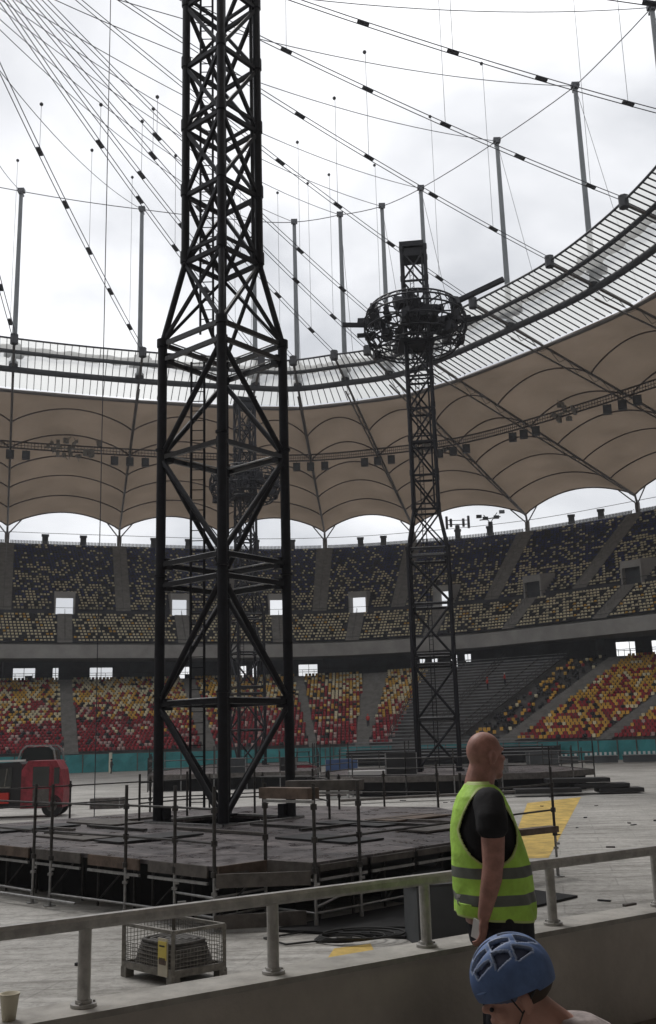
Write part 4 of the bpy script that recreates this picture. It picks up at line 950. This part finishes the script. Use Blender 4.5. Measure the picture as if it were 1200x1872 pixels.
for y in (-1.04, 1.04):
    for p, q in zip(pr, pr[1:]): b.bar((p[0], y, p[1]), (q[0], y, q[1]), .1)
    b.bar((-1.9, y, 2.9), (1.5, y, 2.98), .12)
b.build('cab_frame', v2)
v3 = empty('forklift', (-2.6, 86, -3.3), 0, 'small red forklift behind the right leg of the near tower', 'forklift')
b = mb('red_paint'); prism_xz(b, [(-1.1, .35), (1.1, .35), (1.1, 1.1), (.4, 1.35), (-.9, 1.35), (-1.1, 1.0)], -.55, .55); b.build('body', v3)
b = mb('black_plastic')
for x in (-.7, .5):
    for y in (-.5, .5): b.bar((x, y, 1.3), (x * .8, y, 2.35), .07)
b.box((-.1, 0, 2.38), (1.3, 1.1, .07)); b.build('roll_cage', v3)
b = mb('dark_steel'); b.bar((1.15, -.3, .2), (1.15, -.3, 2.6), .1); b.bar((1.15, .3, .2), (1.15, .3, 2.6), .1); b.bar((1.15, -.3, .15), (2.1, -.3, .12), .1, .04); b.bar((1.15, .3, .15), (2.1, .3, .12), .1, .04); b.build('mast', v3)
for x in (-.7, .7):
    for y in (-.5, .5): b = mb('rubber'); b.tube((x, y - .12, .32), (x, y + .12, .32), .32, 14); b.build('wheel', v3)

# ------------------------------------------------------------------ pallet cage with coiled hose mats
cage = empty('mesh_pallet', (-2.43, 15.72, -3.3), 0, 'grey wire mesh pallet cage behind the near railing', 'pallet cage')
e1 = V(-3.19 + 2.34, 15.76 - 14.94, 0).normalized() * 1.2; e2 = V(-1.68 + 2.34, 15.46 - 14.94, 0).normalized() * .84
n0 = V(-2.34, 14.94, 0) - V(-2.43, 15.72, 0)
cn = [n0, n0 + e1, n0 + e1 + e2, n0 + e2]
def Z_(p, z): return V(p.x, p.y, z)
b = mb('wire'); zt_ = .72
for p in cn: b.bar(Z_(p, .1), Z_(p, zt_), .05)
for k in range(4): b.bar(Z_(cn[k], zt_), Z_(cn[(k + 1) % 4], zt_), .045); b.bar(Z_(cn[k], .17), Z_(cn[(k + 1) % 4], .17), .06, .09)
b.build('frame', cage)
b = mb('wire'); b.add([Z_(p, .14) for p in cn], [(0, 1, 2, 3)]); 
for p in cn: b.box(Z_(p, .07) + (Z_((cn[0] + cn[2]) / 2, .07) - Z_(p, .07)) * .08, (.14, .14, .14), .75)
b.build('base', cage)
for k in range(4):
    p, q = cn[k], cn[(k + 1) % 4]; ln = (q - p).length; b = mb('wire'); n_ = int(ln / .055)
    for j in range(1, n_): t = p.lerp(q, j / n_); b.bar(Z_(t, .2), Z_(t, zt_ - (.0 if k in (1, 2) else .25)), .007)
    for j in range(1, 6 if k in (0, 3) else 9): z = .2 + j * .055; b.bar(Z_(p, z), Z_(q, z), .007)
    b.build('mesh_side', cage)
b = mb('label_white'); t = cn[0].lerp(cn[1], .16); dn = V((e1.y), -e1.x, 0).normalized(); dn = -dn if dn.y > 0 else dn
ang = math.atan2(e1.y, e1.x); b.box(Z_(t, .38) + dn * .035, (.22, .015, .5), ang); b.use('label_yellow'); b.box(Z_(t, .47) + dn * .047, (.19, .012, .24), ang); b.use('black_plastic'); b.box(Z_(t, .53) + dn * .055, (.12, .006, .02), ang); b.use('wood'); b.box(Z_(t, .33) + dn * .047, (.15, .012, .09), ang)
b.build('label_plate', cage)
b = mb('mat_grey'); c0 = (cn[0] + cn[2]) / 2; A1 = e1.normalized(); A2 = e2.normalized()
for lay in range(7):
    for ringk in range(4):
        rx, ry = .56 - ringk * .1 - lay * .02, .38 - ringk * .085 - lay * .01
        if ry <= 0: continue
        pts = []
        for k in range(28):
            t = 2 * math.pi * k / 28; c, s_ = math.cos(t), math.sin(t); x = rx * math.copysign(abs(c) ** .6, c); y = ry * math.copysign(abs(s_) ** .6, s_)
            q = c0 + A1 * x + A2 * y; pts.append((q.x, q.y, .2 + lay * .052 + .008 * math.sin(3 * t + lay)))
        b.path(pts, .028, 6, closed=True)
o = b.build('hose_coil', loc=cage.location); tag(o, 'stack of coiled dark grey hose inside the wire mesh cage', 'hose')
b = mb('galv'); b.box((0, 0, .0), (.14, .03, .10), .3); 
tag(b.build('paper_tag', loc=(-2.62, 17.6, -2.6)), 'small pale tag hanging on the scaffold just above the mesh cage', 'tag')

# ------------------------------------------------------------------ walkway, parapet, handrail
LN = lambda x: 5.59 + .667 * x
ang = math.atan(.667); ux = V(math.cos(ang), math.sin(ang), 0); nx = V(-ux.y, ux.x, 0); base = V(0, 5.59, 0)
def W_(a_, n_, z): p = base + ux * a_ + nx * n_; return V(p.x, p.y, z)
b = mb('step')
b.add([W_(-40, -.12, -1.74), W_(40, -.12, -1.74), W_(40, -7.5, -1.74), W_(-40, -7.5, -1.74)], [(0, 3, 2, 1)])
tag(b.build('walkway'), kind='structure')
near = empty('near_terrace', (0, -2, -1.74), 0, 'concrete seating steps behind the walkway, out of view', 'grandstand')
b = mb('fascia')
for k in range(28):
    z0 = -1.74 + k * .42; z1 = z0 + .42; n0_ = -7.5 - k * .8
    b.add([W_(-60, n0_, z0), W_(60, n0_, z0), W_(60, n0_, z1), W_(-60, n0_, z1)], [(0, 1, 2, 3)]); b.add([W_(-60, n0_, z1), W_(60, n0_, z1), W_(60, n0_ - .8, z1), W_(-60, n0_ - .8, z1)], [(0, 1, 2, 3)])
rel(b.build('terrace'), near)
par = empty('parapet_wall', W_(0, 0, -3.3), 0, 'low brownish concrete parapet wall under the handrail', 'wall')
b = mb('parapet')
def wbox(b, a0, a1, n0_, n1_, z0, z1):
    vs = [W_(a, n, z) for z in (z0, z1) for a, n in ((a0, n0_), (a1, n0_), (a1, n1_), (a0, n1_))]
    b.add(vs, [(0, 3, 2, 1), (4, 5, 6, 7), (0, 1, 5, 4), (1, 2, 6, 5), (2, 3, 7, 6), (3, 0, 4, 7)])
wbox(b, -40, 40, -.11, .11, -3.3, -1.16); rel(b.build('wall_body'), par)
b = mb('coping'); wbox(b, -40, 40, -.13, .13, -1.158, -1.13); rel(b.build('coping'), par)
hr = empty('handrail', W_(0, 0, -1.13), 0, 'grey steel handrail on short posts along the parapet', 'handrail')
prof = [(-.024, -.028), (.024, -.028), (.032, -.014), (.032, .012), (.022, .028), (-.022, .028), (-.032, .012), (-.032, -.014)]
b = mb('rail'); vs = [W_(a, n, -.778 + z) for a in (-40, 40) for n, z in prof]; n_ = len(prof)
b.add(vs, [(k, (k + 1) % n_, n_ + (k + 1) % n_, n_ + k) for k in range(n_)], False); rel(b.build('rail'), hr)
for k in range(-9, 16):
    a_ = (-1.155 / math.cos(ang)) + k * .982 * 1.0; p = W_(a_, 0, 0)
    if k < -3 or k > 6: continue
    b = mb('rail'); b.tube((p.x, p.y, -1.12), (p.x, p.y, -.80), .03, 14); po = rel(b.build('post'), hr)
    c = mb('rail'); c.tube((p.x, p.y, -1.13), (p.x, p.y, -1.115), .058, 18); c.tube((p.x, p.y, -1.115), (p.x, p.y, -1.10), .038, 14)
    for q in range(3): t = q * 2.1 + .4; c.tube((p.x + .047 * math.cos(t), p.y + .047 * math.sin(t), -1.115), (p.x + .047 * math.cos(t), p.y + .047 * math.sin(t), -1.106), .006, 6)
    ob = c.build('base_flange'); ob.parent = po
p = W_(-1.72, -.02, 0)
b = mb('cup'); prof_ = [(.028, 0), (.040, .100), (.043, .101), (.043, .108), (.038, .108), (.026, .01)]; n_ = 24
vs = [(r_ * math.cos(2 * math.pi * k / n_), r_ * math.sin(2 * math.pi * k / n_), z) for r_, z in prof_ for k in range(n_)]
b.add(vs, [(i * n_ + k, i * n_ + (k + 1) % n_, (i + 1) * n_ + (k + 1) % n_, (i + 1) * n_ + k) for i in range(5) for k in range(n_)] + [tuple(range(n_))[::-1], tuple(5 * n_ + k for k in range(n_))], True)
o = b.build('paper_cup', loc=(-1.425, 4.62, -1.13)); tag(o, 'beige paper cup standing on the parapet at the lower left', 'cup')
for k, (px_, py_, s_) in enumerate(((-.55, 5.2, .02), (.1, 5.62, .015))):
    pass

# ------------------------------------------------------------------ floodlight and antenna on the rim
def rimlight(px, lb, kind):
    best = min((abs(600 + FPX * up_pt(s_ / 50, 34.8, 38).dot(r2) / up_pt(s_ / 50, 34.8, 38).dot(fw) - px), s_ / 50) for s_ in range(0, 500))[1]
    p = up_pt(best, 34.8, 36.3); b = mb('dark_steel'); b.tube((0, 0, 0), (0, 0, 3.2), .45, 8)
    if kind == 0:
        for x in (-2, -1.2, 1.2, 2.2): b.box((x, 0, 3.6 + abs(x) * .1), (.45, .4, 2.4 if abs(x) > 1.5 else 1.6))
        b.bar((-2, 0, 3.4), (2.2, 0, 3.4), .15); b.bar((-2, 0, 4.2), (2.2, 0, 4.2), .12)
    else:
        b.bar((-2, 0, 3.6), (2, 0, 4.2), .18); b.bar((0, 0, 3), (-1.2, 0, 4.6), .15); b.bar((0, 0, 3), (1.4, 0, 5.0), .15)
        for x, z in ((-2.1, 4.3), (-.9, 3.9), (1.2, 4.1), (2.3, 5.1)): b.box((x, -.1, z), (1.0, .5, .6))
    o = b.build('rim_lamp' if kind else 'antenna', loc=p); tag(o, lb, 'lamp' if kind else 'antenna')
rimlight(838, 'antenna panels on the stand rim just right of the ring tower', 0)
rimlight(898, 'pair of small floodlights on a pole on the stand rim', 1)

# ------------------------------------------------------------------ people
def remesh(o, vox=.008, sm=6):
    m_ = o.modifiers.new('r', 'REMESH'); m_.mode = 'VOXEL'; m_.voxel_size = vox; m_.use_smooth_shade = True
    s_ = o.modifiers.new('s', 'SMOOTH'); s_.iterations = sm; s_.factor = .5
def limb(b, pts, rs, n=14):
    b.path(pts, rs, n)
    for p, r_ in zip(pts, rs): b.ell(p, (r_ * 1.0, r_ * 1.0, r_ * 1.0), nu=n, nv=8)
def hand(b, w, d_, side, curl=.5, sc_=1.0, palm_n=None):
    # w wrist, d_ pointing direction, side = thumb side (unit), palm normal
    d_ = d_.normalized(); pn = palm_n or d_.cross(side).normalized()
    pc = w + d_ * .05 * sc_; Mx = Matrix((d_, side, pn)).transposed()
    b.ell(pc, (.055 * sc_, .040 * sc_, .019 * sc_), Mx, 14, 10)
    for k, ln in enumerate((.072, .080, .074, .058)):
        p0 = w + d_ * .085 * sc_ + side * (.028 - .019 * k) * sc_; pts = [p0]; dd = d_.copy(); 
        for j, f in enumerate((.45, .32, .25)):
            dd = (Matrix.Rotation(curl * (.55 if j == 0 else .75) + .05 * k, 3, side) @ dd).normalized() if True else dd
            pts.append(pts[-1] + dd * ln * f * sc_)
        limb(b, pts, [.0095 * sc_, .009 * sc_, .0085 * sc_, .0075 * sc_], 8)
    t0 = w + d_ * .02 * sc_ + side * .03 * sc_; t1 = t0 + (d_ * .6 + side * .6 - pn * -.3).normalized() * .038 * sc_; t2 = t1 + (d_ * .9 + side * .1 + pn * .4).normalized() * .032 * sc_
    limb(b, [t0, t1, t2], [.014 * sc_, .0105 * sc_, .009 * sc_], 8)
MX, MY = .805, 5.5
man = empty('person', (MX, MY, -1.74), 0, 'bald man in a lime hi-vis vest and black T-shirt by the railing, facing right', 'person')
hz = R(-0)
# body: facing +x, right side towards the viewer
b = mb('skin'); Hh = Matrix.Rotation(R(22), 3, 'Z')      # head turned slightly away
hc = V(.005, 0, 1.645)
def H_(x, y, z): return hc + Hh @ V(x, y, z)
b.ell(H_(-.012, 0, .015), (.098, .080, .100), Hh, 28, 18); b.ell(H_(.030, 0, -.045), (.070, .062, .085), Hh); b.ell(H_(.062, 0, -.112), (.030, .034, .024), Hh); b.ell(H_(.085, 0, .022), (.016, .045, .014), Hh)
b.ell(H_(.096, 0, -.028), (.024, .015, .018), Hh); b.ell(H_(.088, 0, -.005), (.014, .010, .026), Hh); b.ell(H_(.088, 0, -.074), (.013, .026, .009), Hh); b.ell(H_(.085, 0, -.088), (.013, .022, .009), Hh)
for sy in (-1, 1):
    b.ell(H_(-.010, sy * .088, -.020), (.022, .014, .036), Hh @ Matrix.Rotation(R(12), 3, 'Y')); b.ell(H_(-.002, sy * .079, -.044), (.012, .008, .014), Hh)
    b.ell(H_(.055, sy * .045, -.035), (.024, .024, .024), Hh)
limb(b, [(-.045, 0, 1.40), (-.038, 0, 1.50), (-.014, 0, 1.58)], [.088, .079, .074], 16)
b.ell((-.062, 0, 1.50), (.045, .06, .05))
b.loft([(0.0, 0, .80, .15, .17), (0.0, 0, .90, .165, .18), (.0, 0, 1.05, .17, .185), (-.02, 0, 1.2, .155, .18), (-.03, 0, 1.33, .13, .19), (-.04, 0, 1.43, .09, .15), (-.04, 0, 1.48, .07, .08)], 24)
armr = [(-.015, -.205, 1.395), (-.026, -.240, 1.12), (-.05, -.235, .98), (-.085, -.215, .865)]
limb(b, [V(armr[0]), V(-.018, -.228, 1.26), V(armr[1])], [.052, .062, .056], 14); limb(b, [V(armr[1]), V(-.04, -.24, 1.04), V(armr[3])], [.053, .053, .033], 14)
hand(b, V(-.085, -.215, .865), V(-.10, .05, -1), V(.55, .83, 0).normalized() * 1, .45, 1.02, V(-.8, .6, 0).normalized())
limb(b, [V(-.015, .205, 1.395), V(.02, .24, 1.12)], [.052, .048], 14); limb(b, [V(.02, .24, 1.12), V(.10, .20, .90)], [.045, .030], 14)
hand(b, V(.10, .20, .90), V(.3, -.1, -1), V(.8, -.5, .2).normalized(), .5, 1.0)
for sy in (-1, 1): limb(b, [V(0, sy * .1, .85), V(.01, sy * .105, .48), V(-.03 + .02 * sy, sy * .1, .1)], [.085, .058, .042], 12); b.ell((.03 + .02 * sy, sy * .1, .04), (.11, .04, .04))
body = b.build('body', man); remesh(body, .0065, 5)
b = mb('black_plastic')
for sy in (-1, 1): b.ell(H_(.079, sy * .032, -.002), (.008, .012, .006), Hh, 10, 6)
b.build('eyes', man)
b = mb('tshirt')
b.loft([(0.0, 0, .86, .185, .185), (0.004, 0, 1.0, .188, .192), (-.012, 0, 1.15, .172, .195), (-.03, 0, 1.30, .150, .200), (-.04, 0, 1.40, .115, .185), (-.045, 0, 1.455, .085, .11), (-.045, 0, 1.485, .075, .082)], 28)
for sy in (-1, 1): limb(b, [V(-.02, sy * .17, 1.40), V(-.018, sy * .222, 1.33), V(-.02, sy * .234, 1.29)], [.083, .082, .078], 16); b.path([V(-.018, sy * .222, 1.34), V(-.021, sy * .240, 1.262)], [.082, .080], 16)
ts = b.build('tshirt', man); remesh(ts, .009, 5)
# vest: open shell with an armhole on each side
def vest():
    b = MB(); secs = [(.80, -.20, .205, .212), (.86, -.206, .206, .213), (.92, -.208, .208, .214), (.98, -.208, .206, .216), (1.06, -.208, .196, .215), (1.14, -.208, .180, .212), (1.22, -.205, .160, .210), (1.30, -.198, .136, .207), (1.37, -.185, .110, .200), (1.43, -.16, .085, .180), (1.47, -.132, .062, .135), (1.505, -.11, .045, .098)]
    nz_ = 130; nt_ = 176; zz = np.linspace(.83, 1.505, nz_); zs_ = [s_[0] for s_ in secs]
    verts = []; 
    for z in zz:
        xb, xf, hy = (float(np.interp(z, zs_, [s_[k] for s_ in secs])) for k in (1, 2, 3)); cx = (xb + xf) / 2; rx = (xf - xb) / 2
        for k in range(nt_):
            t = 2 * math.pi * k / nt_; c, s_ = math.cos(t), math.sin(t); fold = (.007 * math.sin(t * 7 + z * 9) + .004 * math.sin(t * 3 - z * 26) + .003 * math.sin(t * 11 + z * 40)) * (1.45 - z) * 1.5
            verts.append((cx + (rx + fold) * math.copysign(abs(c) ** .85, c), (hy + fold) * math.copysign(abs(s_) ** .85, s_), z - (.02 * math.cos(t) * (z < .9))))
    keep = []
    for j in range(nz_ - 1):
        for k in range(nt_):
            z = (zz[j] + zz[j + 1]) / 2; ids = (j * nt_ + k, j * nt_ + (k + 1) % nt_, (j + 1) * nt_ + (k + 1) % nt_, (j + 1) * nt_ + k)
            cxm = sum(verts[i][0] for i in ids) / 4; cy = sum(verts[i][1] for i in ids) / 4
            # armhole: teardrop on each side
            if abs(cy) > .05:
                u_ = (cxm + .03 - .05 * (1.3 - z)) / (.148 if z < 1.27 else .148 - (z - 1.27) * .25); w_ = (z - 1.27) / (.17 if z < 1.27 else .20); e_ = u_ ** 2 + w_ ** 2
                if e_ < 1: continue
                ed = e_ < 1.13
            else: ed = False
            # neck opening at the front
            if cxm > .0 and z > 1.40 and abs(cy) < .02 + (z - 1.40) * .9: continue
            band = (1.035 < z < 1.088) or (.905 < z < .958)
            mt = 'vest_edge' if (ed and z > 1.08) or j < 2 or j >= nz_ - 4 else 'reflect' if band else 'vest'
            keep.append((ids, mt))
    for ids, mt in keep: b.use(mt); b.f.append(ids); b.m.append(b.cur); b.sm.append(True)
    b.v = verts; o = b.build('safety_vest', man); sm = o.modifiers.new('so', 'SOLIDIFY'); sm.thickness = .005; return o
vest()
b = mb('white'); b.box((-.185, -.115, .945), (.045, .004, .014), R(-38)); b.build('vest_tag', man)
b = mb('trousers')
b.loft([(.03, 0, .70, .165, .185), (.025, 0, .80, .172, .180), (.01, 0, .90, .170, .178), (.0, 0, .98, .17, .18)], 24)
for sy in (-1, 1): limb(b, [V(.025, sy * .1, .80), V(.015, sy * .105, .48), V(-.03 + .02 * sy, sy * .1, .09)], [.115, .09, .075], 14)
o = b.build('trousers', man); remesh(o, .010, 5)
b = mb('shoe')
for sy in (-1, 1): b.ell((.04 + .02 * sy, sy * .1, .05), (.15, .055, .055))
b.build('shoes', man)
b = mb('white'); b.box((0, 0, 0), (.012, .06, .09), .5); o = b.build('held_card', loc=(MX - .12, MY - .20, -1.74 + .80)); o.rotation_euler = (.2, .15, .2); tag(o, 'small pale card held in the bald man\'s hand', 'card')

# child with bicycle helmet, facing left and leaning forward
kid = empty('person', (.535, 3.1, -1.752), 0, 'child in a blue bicycle helmet at the bottom edge, facing left', 'person')
b = mb('skin_kid'); hk = V(-.035, 0, 1.045); Hk = Matrix.Rotation(R(-18), 3, 'Y')  # local: face towards -x
def K_(x, y, z): return hk + Hk @ V(x, y, z)
b.ell(K_(0, 0, .02), (.098, .074, .090), Hk, 26, 18); b.ell(K_(-.030, 0, -.045), (.062, .055, .070), Hk); b.ell(K_(-.058, 0, -.095), (.026, .028, .020), Hk)
b.ell(K_(-.099, 0, -.028), (.017, .012, .014), Hk); b.ell(K_(-.090, 0, -.062), (.011, .022, .008), Hk); b.ell(K_(-.088, 0, -.074), (.011, .018, .008), Hk); b.ell(K_(-.062, -.038, -.045), (.022, .022, .022), Hk); b.ell(K_(-.062, .038, -.045), (.022, .022, .022), Hk)
for sy in (-1, 1):
    b.ell(K_(.008, sy * .078, -.030), (.018, .011, .030), Hk); b.ell(K_(.004, sy * .076, -.050), (.010, .009, .012), Hk)
limb(b, [V(.14, 0, .88), V(.085, 0, .935), V(.015, 0, .99)], [.06, .050, .048], 14)
b.loft([(.08, 0, .52, .09, .12), (.12, 0, .68, .10, .13), (.16, 0, .83, .09, .14), (.165, 0, .90, .06, .09)], 20)
for sy in (-1, 1):
    limb(b, [V(.17, sy * .135, .88), V(.13, sy * .165, .68)], [.042, .034], 12); limb(b, [V(.13, sy * .165, .68), V(.0, sy * .15, .56)], [.032, .022], 12)
    hand(b, V(.0, sy * .15, .56), V(-1, 0, -.3), V(0, -.2 * sy, 1).normalized(), .5, .7)
    limb(b, [V(.07, sy * .06, .56), V(.05, sy * .065, .30), V(.08, sy * .065, .07)], [.06, .045, .032], 12); b.ell((.03, sy * .065, .03), (.08, .03, .03))
o = b.build('body', kid); remesh(o, .0055, 5)
b = mb('black_plastic')
for sy in (-1, 1): b.ell(K_(-.088, sy * .030, -.026), (.007, .010, .006), Hk, 10, 6)
b.build('eyes', kid)
b = mb('hair'); b.ell(K_(.018, 0, .012), (.100, .0765, .075), Hk, 24, 14)
b.build('hair', kid)
b = mb('kid_shirt'); b.loft([(.08, 0, .50, .108, .135), (.12, 0, .68, .115, .145), (.155, 0, .80, .115, .155), (.165, 0, .88, .110, .145), (.155, 0, .935, .085, .10), (.125, 0, .965, .058, .062)], 22)
for sy in (-1, 1): limb(b, [V(.175, sy * .12, .885), V(.15, sy * .165, .73)], [.058, .052], 12)
o = b.build('shirt', kid); remesh(o, .009, 4)
b = mb('trousers'); b.loft([(.07, 0, .44, .11, .13), (.075, 0, .55, .112, .135)], 20)
for sy in (-1, 1): limb(b, [V(.07, sy * .06, .52), V(.05, sy * .065, .30), V(.08, sy * .065, .10)], [.078, .062, .05], 12)
o = b.build('trousers', kid); remesh(o, .009, 4)
b = mb('shoe')
for sy in (-1, 1): b.ell((.02, sy * .065, .04), (.10, .04, .04))
b.build('shoes', kid)
# helmet: shell with wedge vents
def helmet():
    nu, nv_ = 200, 84; verts = []; b = MB()
    rx, ry, rz2 = .122, .094, .112
    def P(u, v, off=0.):
        t = 2 * math.pi * u / nu; a_ = math.pi / 2 - (math.pi / 2 + .30) * v / nv_; ca = math.cos(a_)
        brow = .012 * math.cos(t) ** 2
        x, y, z = (rx + off) * ca * math.cos(t), (ry + off) * ca * math.sin(t), (rz2 + off) * math.sin(a_)
        if x > .05 and z < 0: z *= 1.25
        ridge = .006 * abs(math.sin(y / ry * 7.5)) * max(0, math.sin(a_)) ** .5
        return K_(x + .002, y, z + ridge + .030)
    def vent(u, v):
        # wedge shaped slots running front to back
        t = 2 * math.pi * (u + .5) / nu; a_ = math.pi / 2 - (math.pi / 2 + .30) * (v + .5) / nv_; x = math.cos(a_) * math.cos(t); y = math.cos(a_) * math.sin(t); z = math.sin(a_)
        if z < .30: return False
        lat = math.degrees(math.atan2(y, max(z, .001)))
        for l0, w_, x0, x1 in [(l_ * sg, w_, x0, x1) for sg in (-1, 1) for l_, w_, x0, x1 in ((0, 8, -.75, -.2), (0, 8, .0, .6), (24, 9, -.88, -.40), (24, 10, -.28, .2), (24, 9, .34, .8), (50, 11, -.82, -.42), (50, 12, -.32, .08), (50, 11, .2, .62))]:
            if x0 < x < x1 and abs(lat - l0) < w_ * (1 - .75 * (x - x0) / (x1 - x0)) + 1: return True
        return False
    vs = [P(u, v) for v in range(nv_ + 1) for u in range(nu)]
    b.use('helmet'); fs = []; 
    for v in range(nv_):
        for u in range(nu):
            if v == 0 and False: continue
            if vent(u, v): continue
            nb = v > 2 and any(vent((u + du) % nu, v + dv) for du, dv in ((2, 0), (-2, 0), (0, 2), (0, -2)))
            b.use('helmet_edge' if nb else 'helmet')
            f = (v * nu + u, v * nu + (u + 1) % nu, (v + 1) * nu + (u + 1) % nu, (v + 1) * nu + u); b.f.append(f); b.m.append(b.cur); b.sm.append(True)
    b.v = [tuple(x) for x in vs]
    o = b.build('helmet', kid); sm = o.modifiers.new('so', 'SOLIDIFY'); sm.thickness = .016; sm.offset = 1
    # inner foam frame seen through the slots
    c = mb('helmet_in'); c.ell(K_(.002, 0, .035), (.108, .083, .092), Hk, 30, 18); c.build('helmet_liner', kid)
    c = mb('helmet')
    c.ell(K_(-.085, 0, .030), (.034, .066, .010), Hk @ Matrix.Rotation(R(-12), 3, 'Y')); c.build('helmet_visor', kid)
    c = mb('black_plastic')
    for sy in (-1, 1):
        c.path([K_(-.035, sy * .083, .01), K_(-.012, sy * .080, -.05), K_(-.045, sy * .035, -.105)], .0025, 6); c.path([K_(.05, sy * .078, .0), K_(-.012, sy * .080, -.05)], .0025, 6)
    c.build('helmet_strap', kid)
helmet()

# small far workers
def worker(loc, rz, jacket, hat, lb, pose=0):
    o_ = empty('person', loc, rz, lb, 'person'); b = mb('trousers')
    for sy in (-1, 1): limb(b, [V(0, sy * .09, .88), V(.06 * sy, sy * .1, .45), V(-.02, sy * .1, .06)], [.10, .075, .055], 8)
    b.use(jacket); b.loft([(0, 0, .84, .12, .17), (0, 0, 1.1, .13, .18), (0, 0, 1.36, .12, .21), (0, 0, 1.46, .06, .08)], 12)
    for sy in (-1, 1): limb(b, [V(0, sy * .2, 1.38), V(.06, sy * .24, 1.12), V(.2, sy * .2, 1.0 + .1 * pose)], [.06, .05, .035], 8)
    b.use('skin'); limb(b, [V(0, 0, 1.44), V(0, 0, 1.54)], [.05, .05], 8); b.ell((.01, 0, 1.62), (.10, .08, .115), nu=12, nv=8); b.ell((.10, 0, 1.60), (.02, .015, .02), nu=6, nv=4)
    b.build('body', o_); b = mb(hat); b.ell((0, 0, 1.69), (.135, .115, .10), nu=12, nv=6); b.build('hard_hat', o_)
def onst(px, f, dz=.95):
    s = px_s(px, ZL0 + (ZL1 - ZL0) * f, f); return lo_pt(s, f, ZL0 + (ZL1 - ZL0) * f + dz)
M['worker_red'] = mat('worker_red', (.55, .05, .04), .7)
worker(onst(890, .55), R(200), 'worker_red', 'bright_red', 'worker in a red jacket on the bare grandstand, left of the other', 1)
worker(onst(926, .60), R(160), 'worker_red', 'white', 'worker in red with a pale hard hat on the bare grandstand')
worker(onst(675, .22, .1), R(90), 'worker_red', 'bright_red', 'worker in red low on the stairs left of the bare grandstand')
worker(onst(645, .10, .1), R(-60), 'worker_red', 'bright_red', 'worker in red near the hoarding behind the stages')
worker(V(-27.5, 126, -3.3), R(40), 'black_plastic', 'black_plastic', 'person in dark clothes by the teal hoarding at the left')
b = mb('cup'); b.bar((0, 0, 0), (0, 0, 2.5), .35); tag(b.build('post', loc=(-28.6, 130.5, -3.3)), 'pale post against the teal hoarding at the left', 'post')

# thin summer haze over the arena
m = bpy.data.materials.new('haze'); m.use_nodes = True; nt = m.node_tree; nt.nodes.remove(nt.nodes['Principled BSDF'])
pv = N(nt, 'ShaderNodeVolumePrincipled'); pv.inputs['Color'].default_value = (.9, .91, .95, 1); pv.inputs['Density'].default_value = .0005; nt.links.new(pv.outputs[0], nt.nodes['Material Output'].inputs['Volume'])
M['haze'] = m
b = mb('haze'); b.box((-30, 35, 37.5), (720, 740, 83.8)); tag(b.build('haze'), kind='stuff')
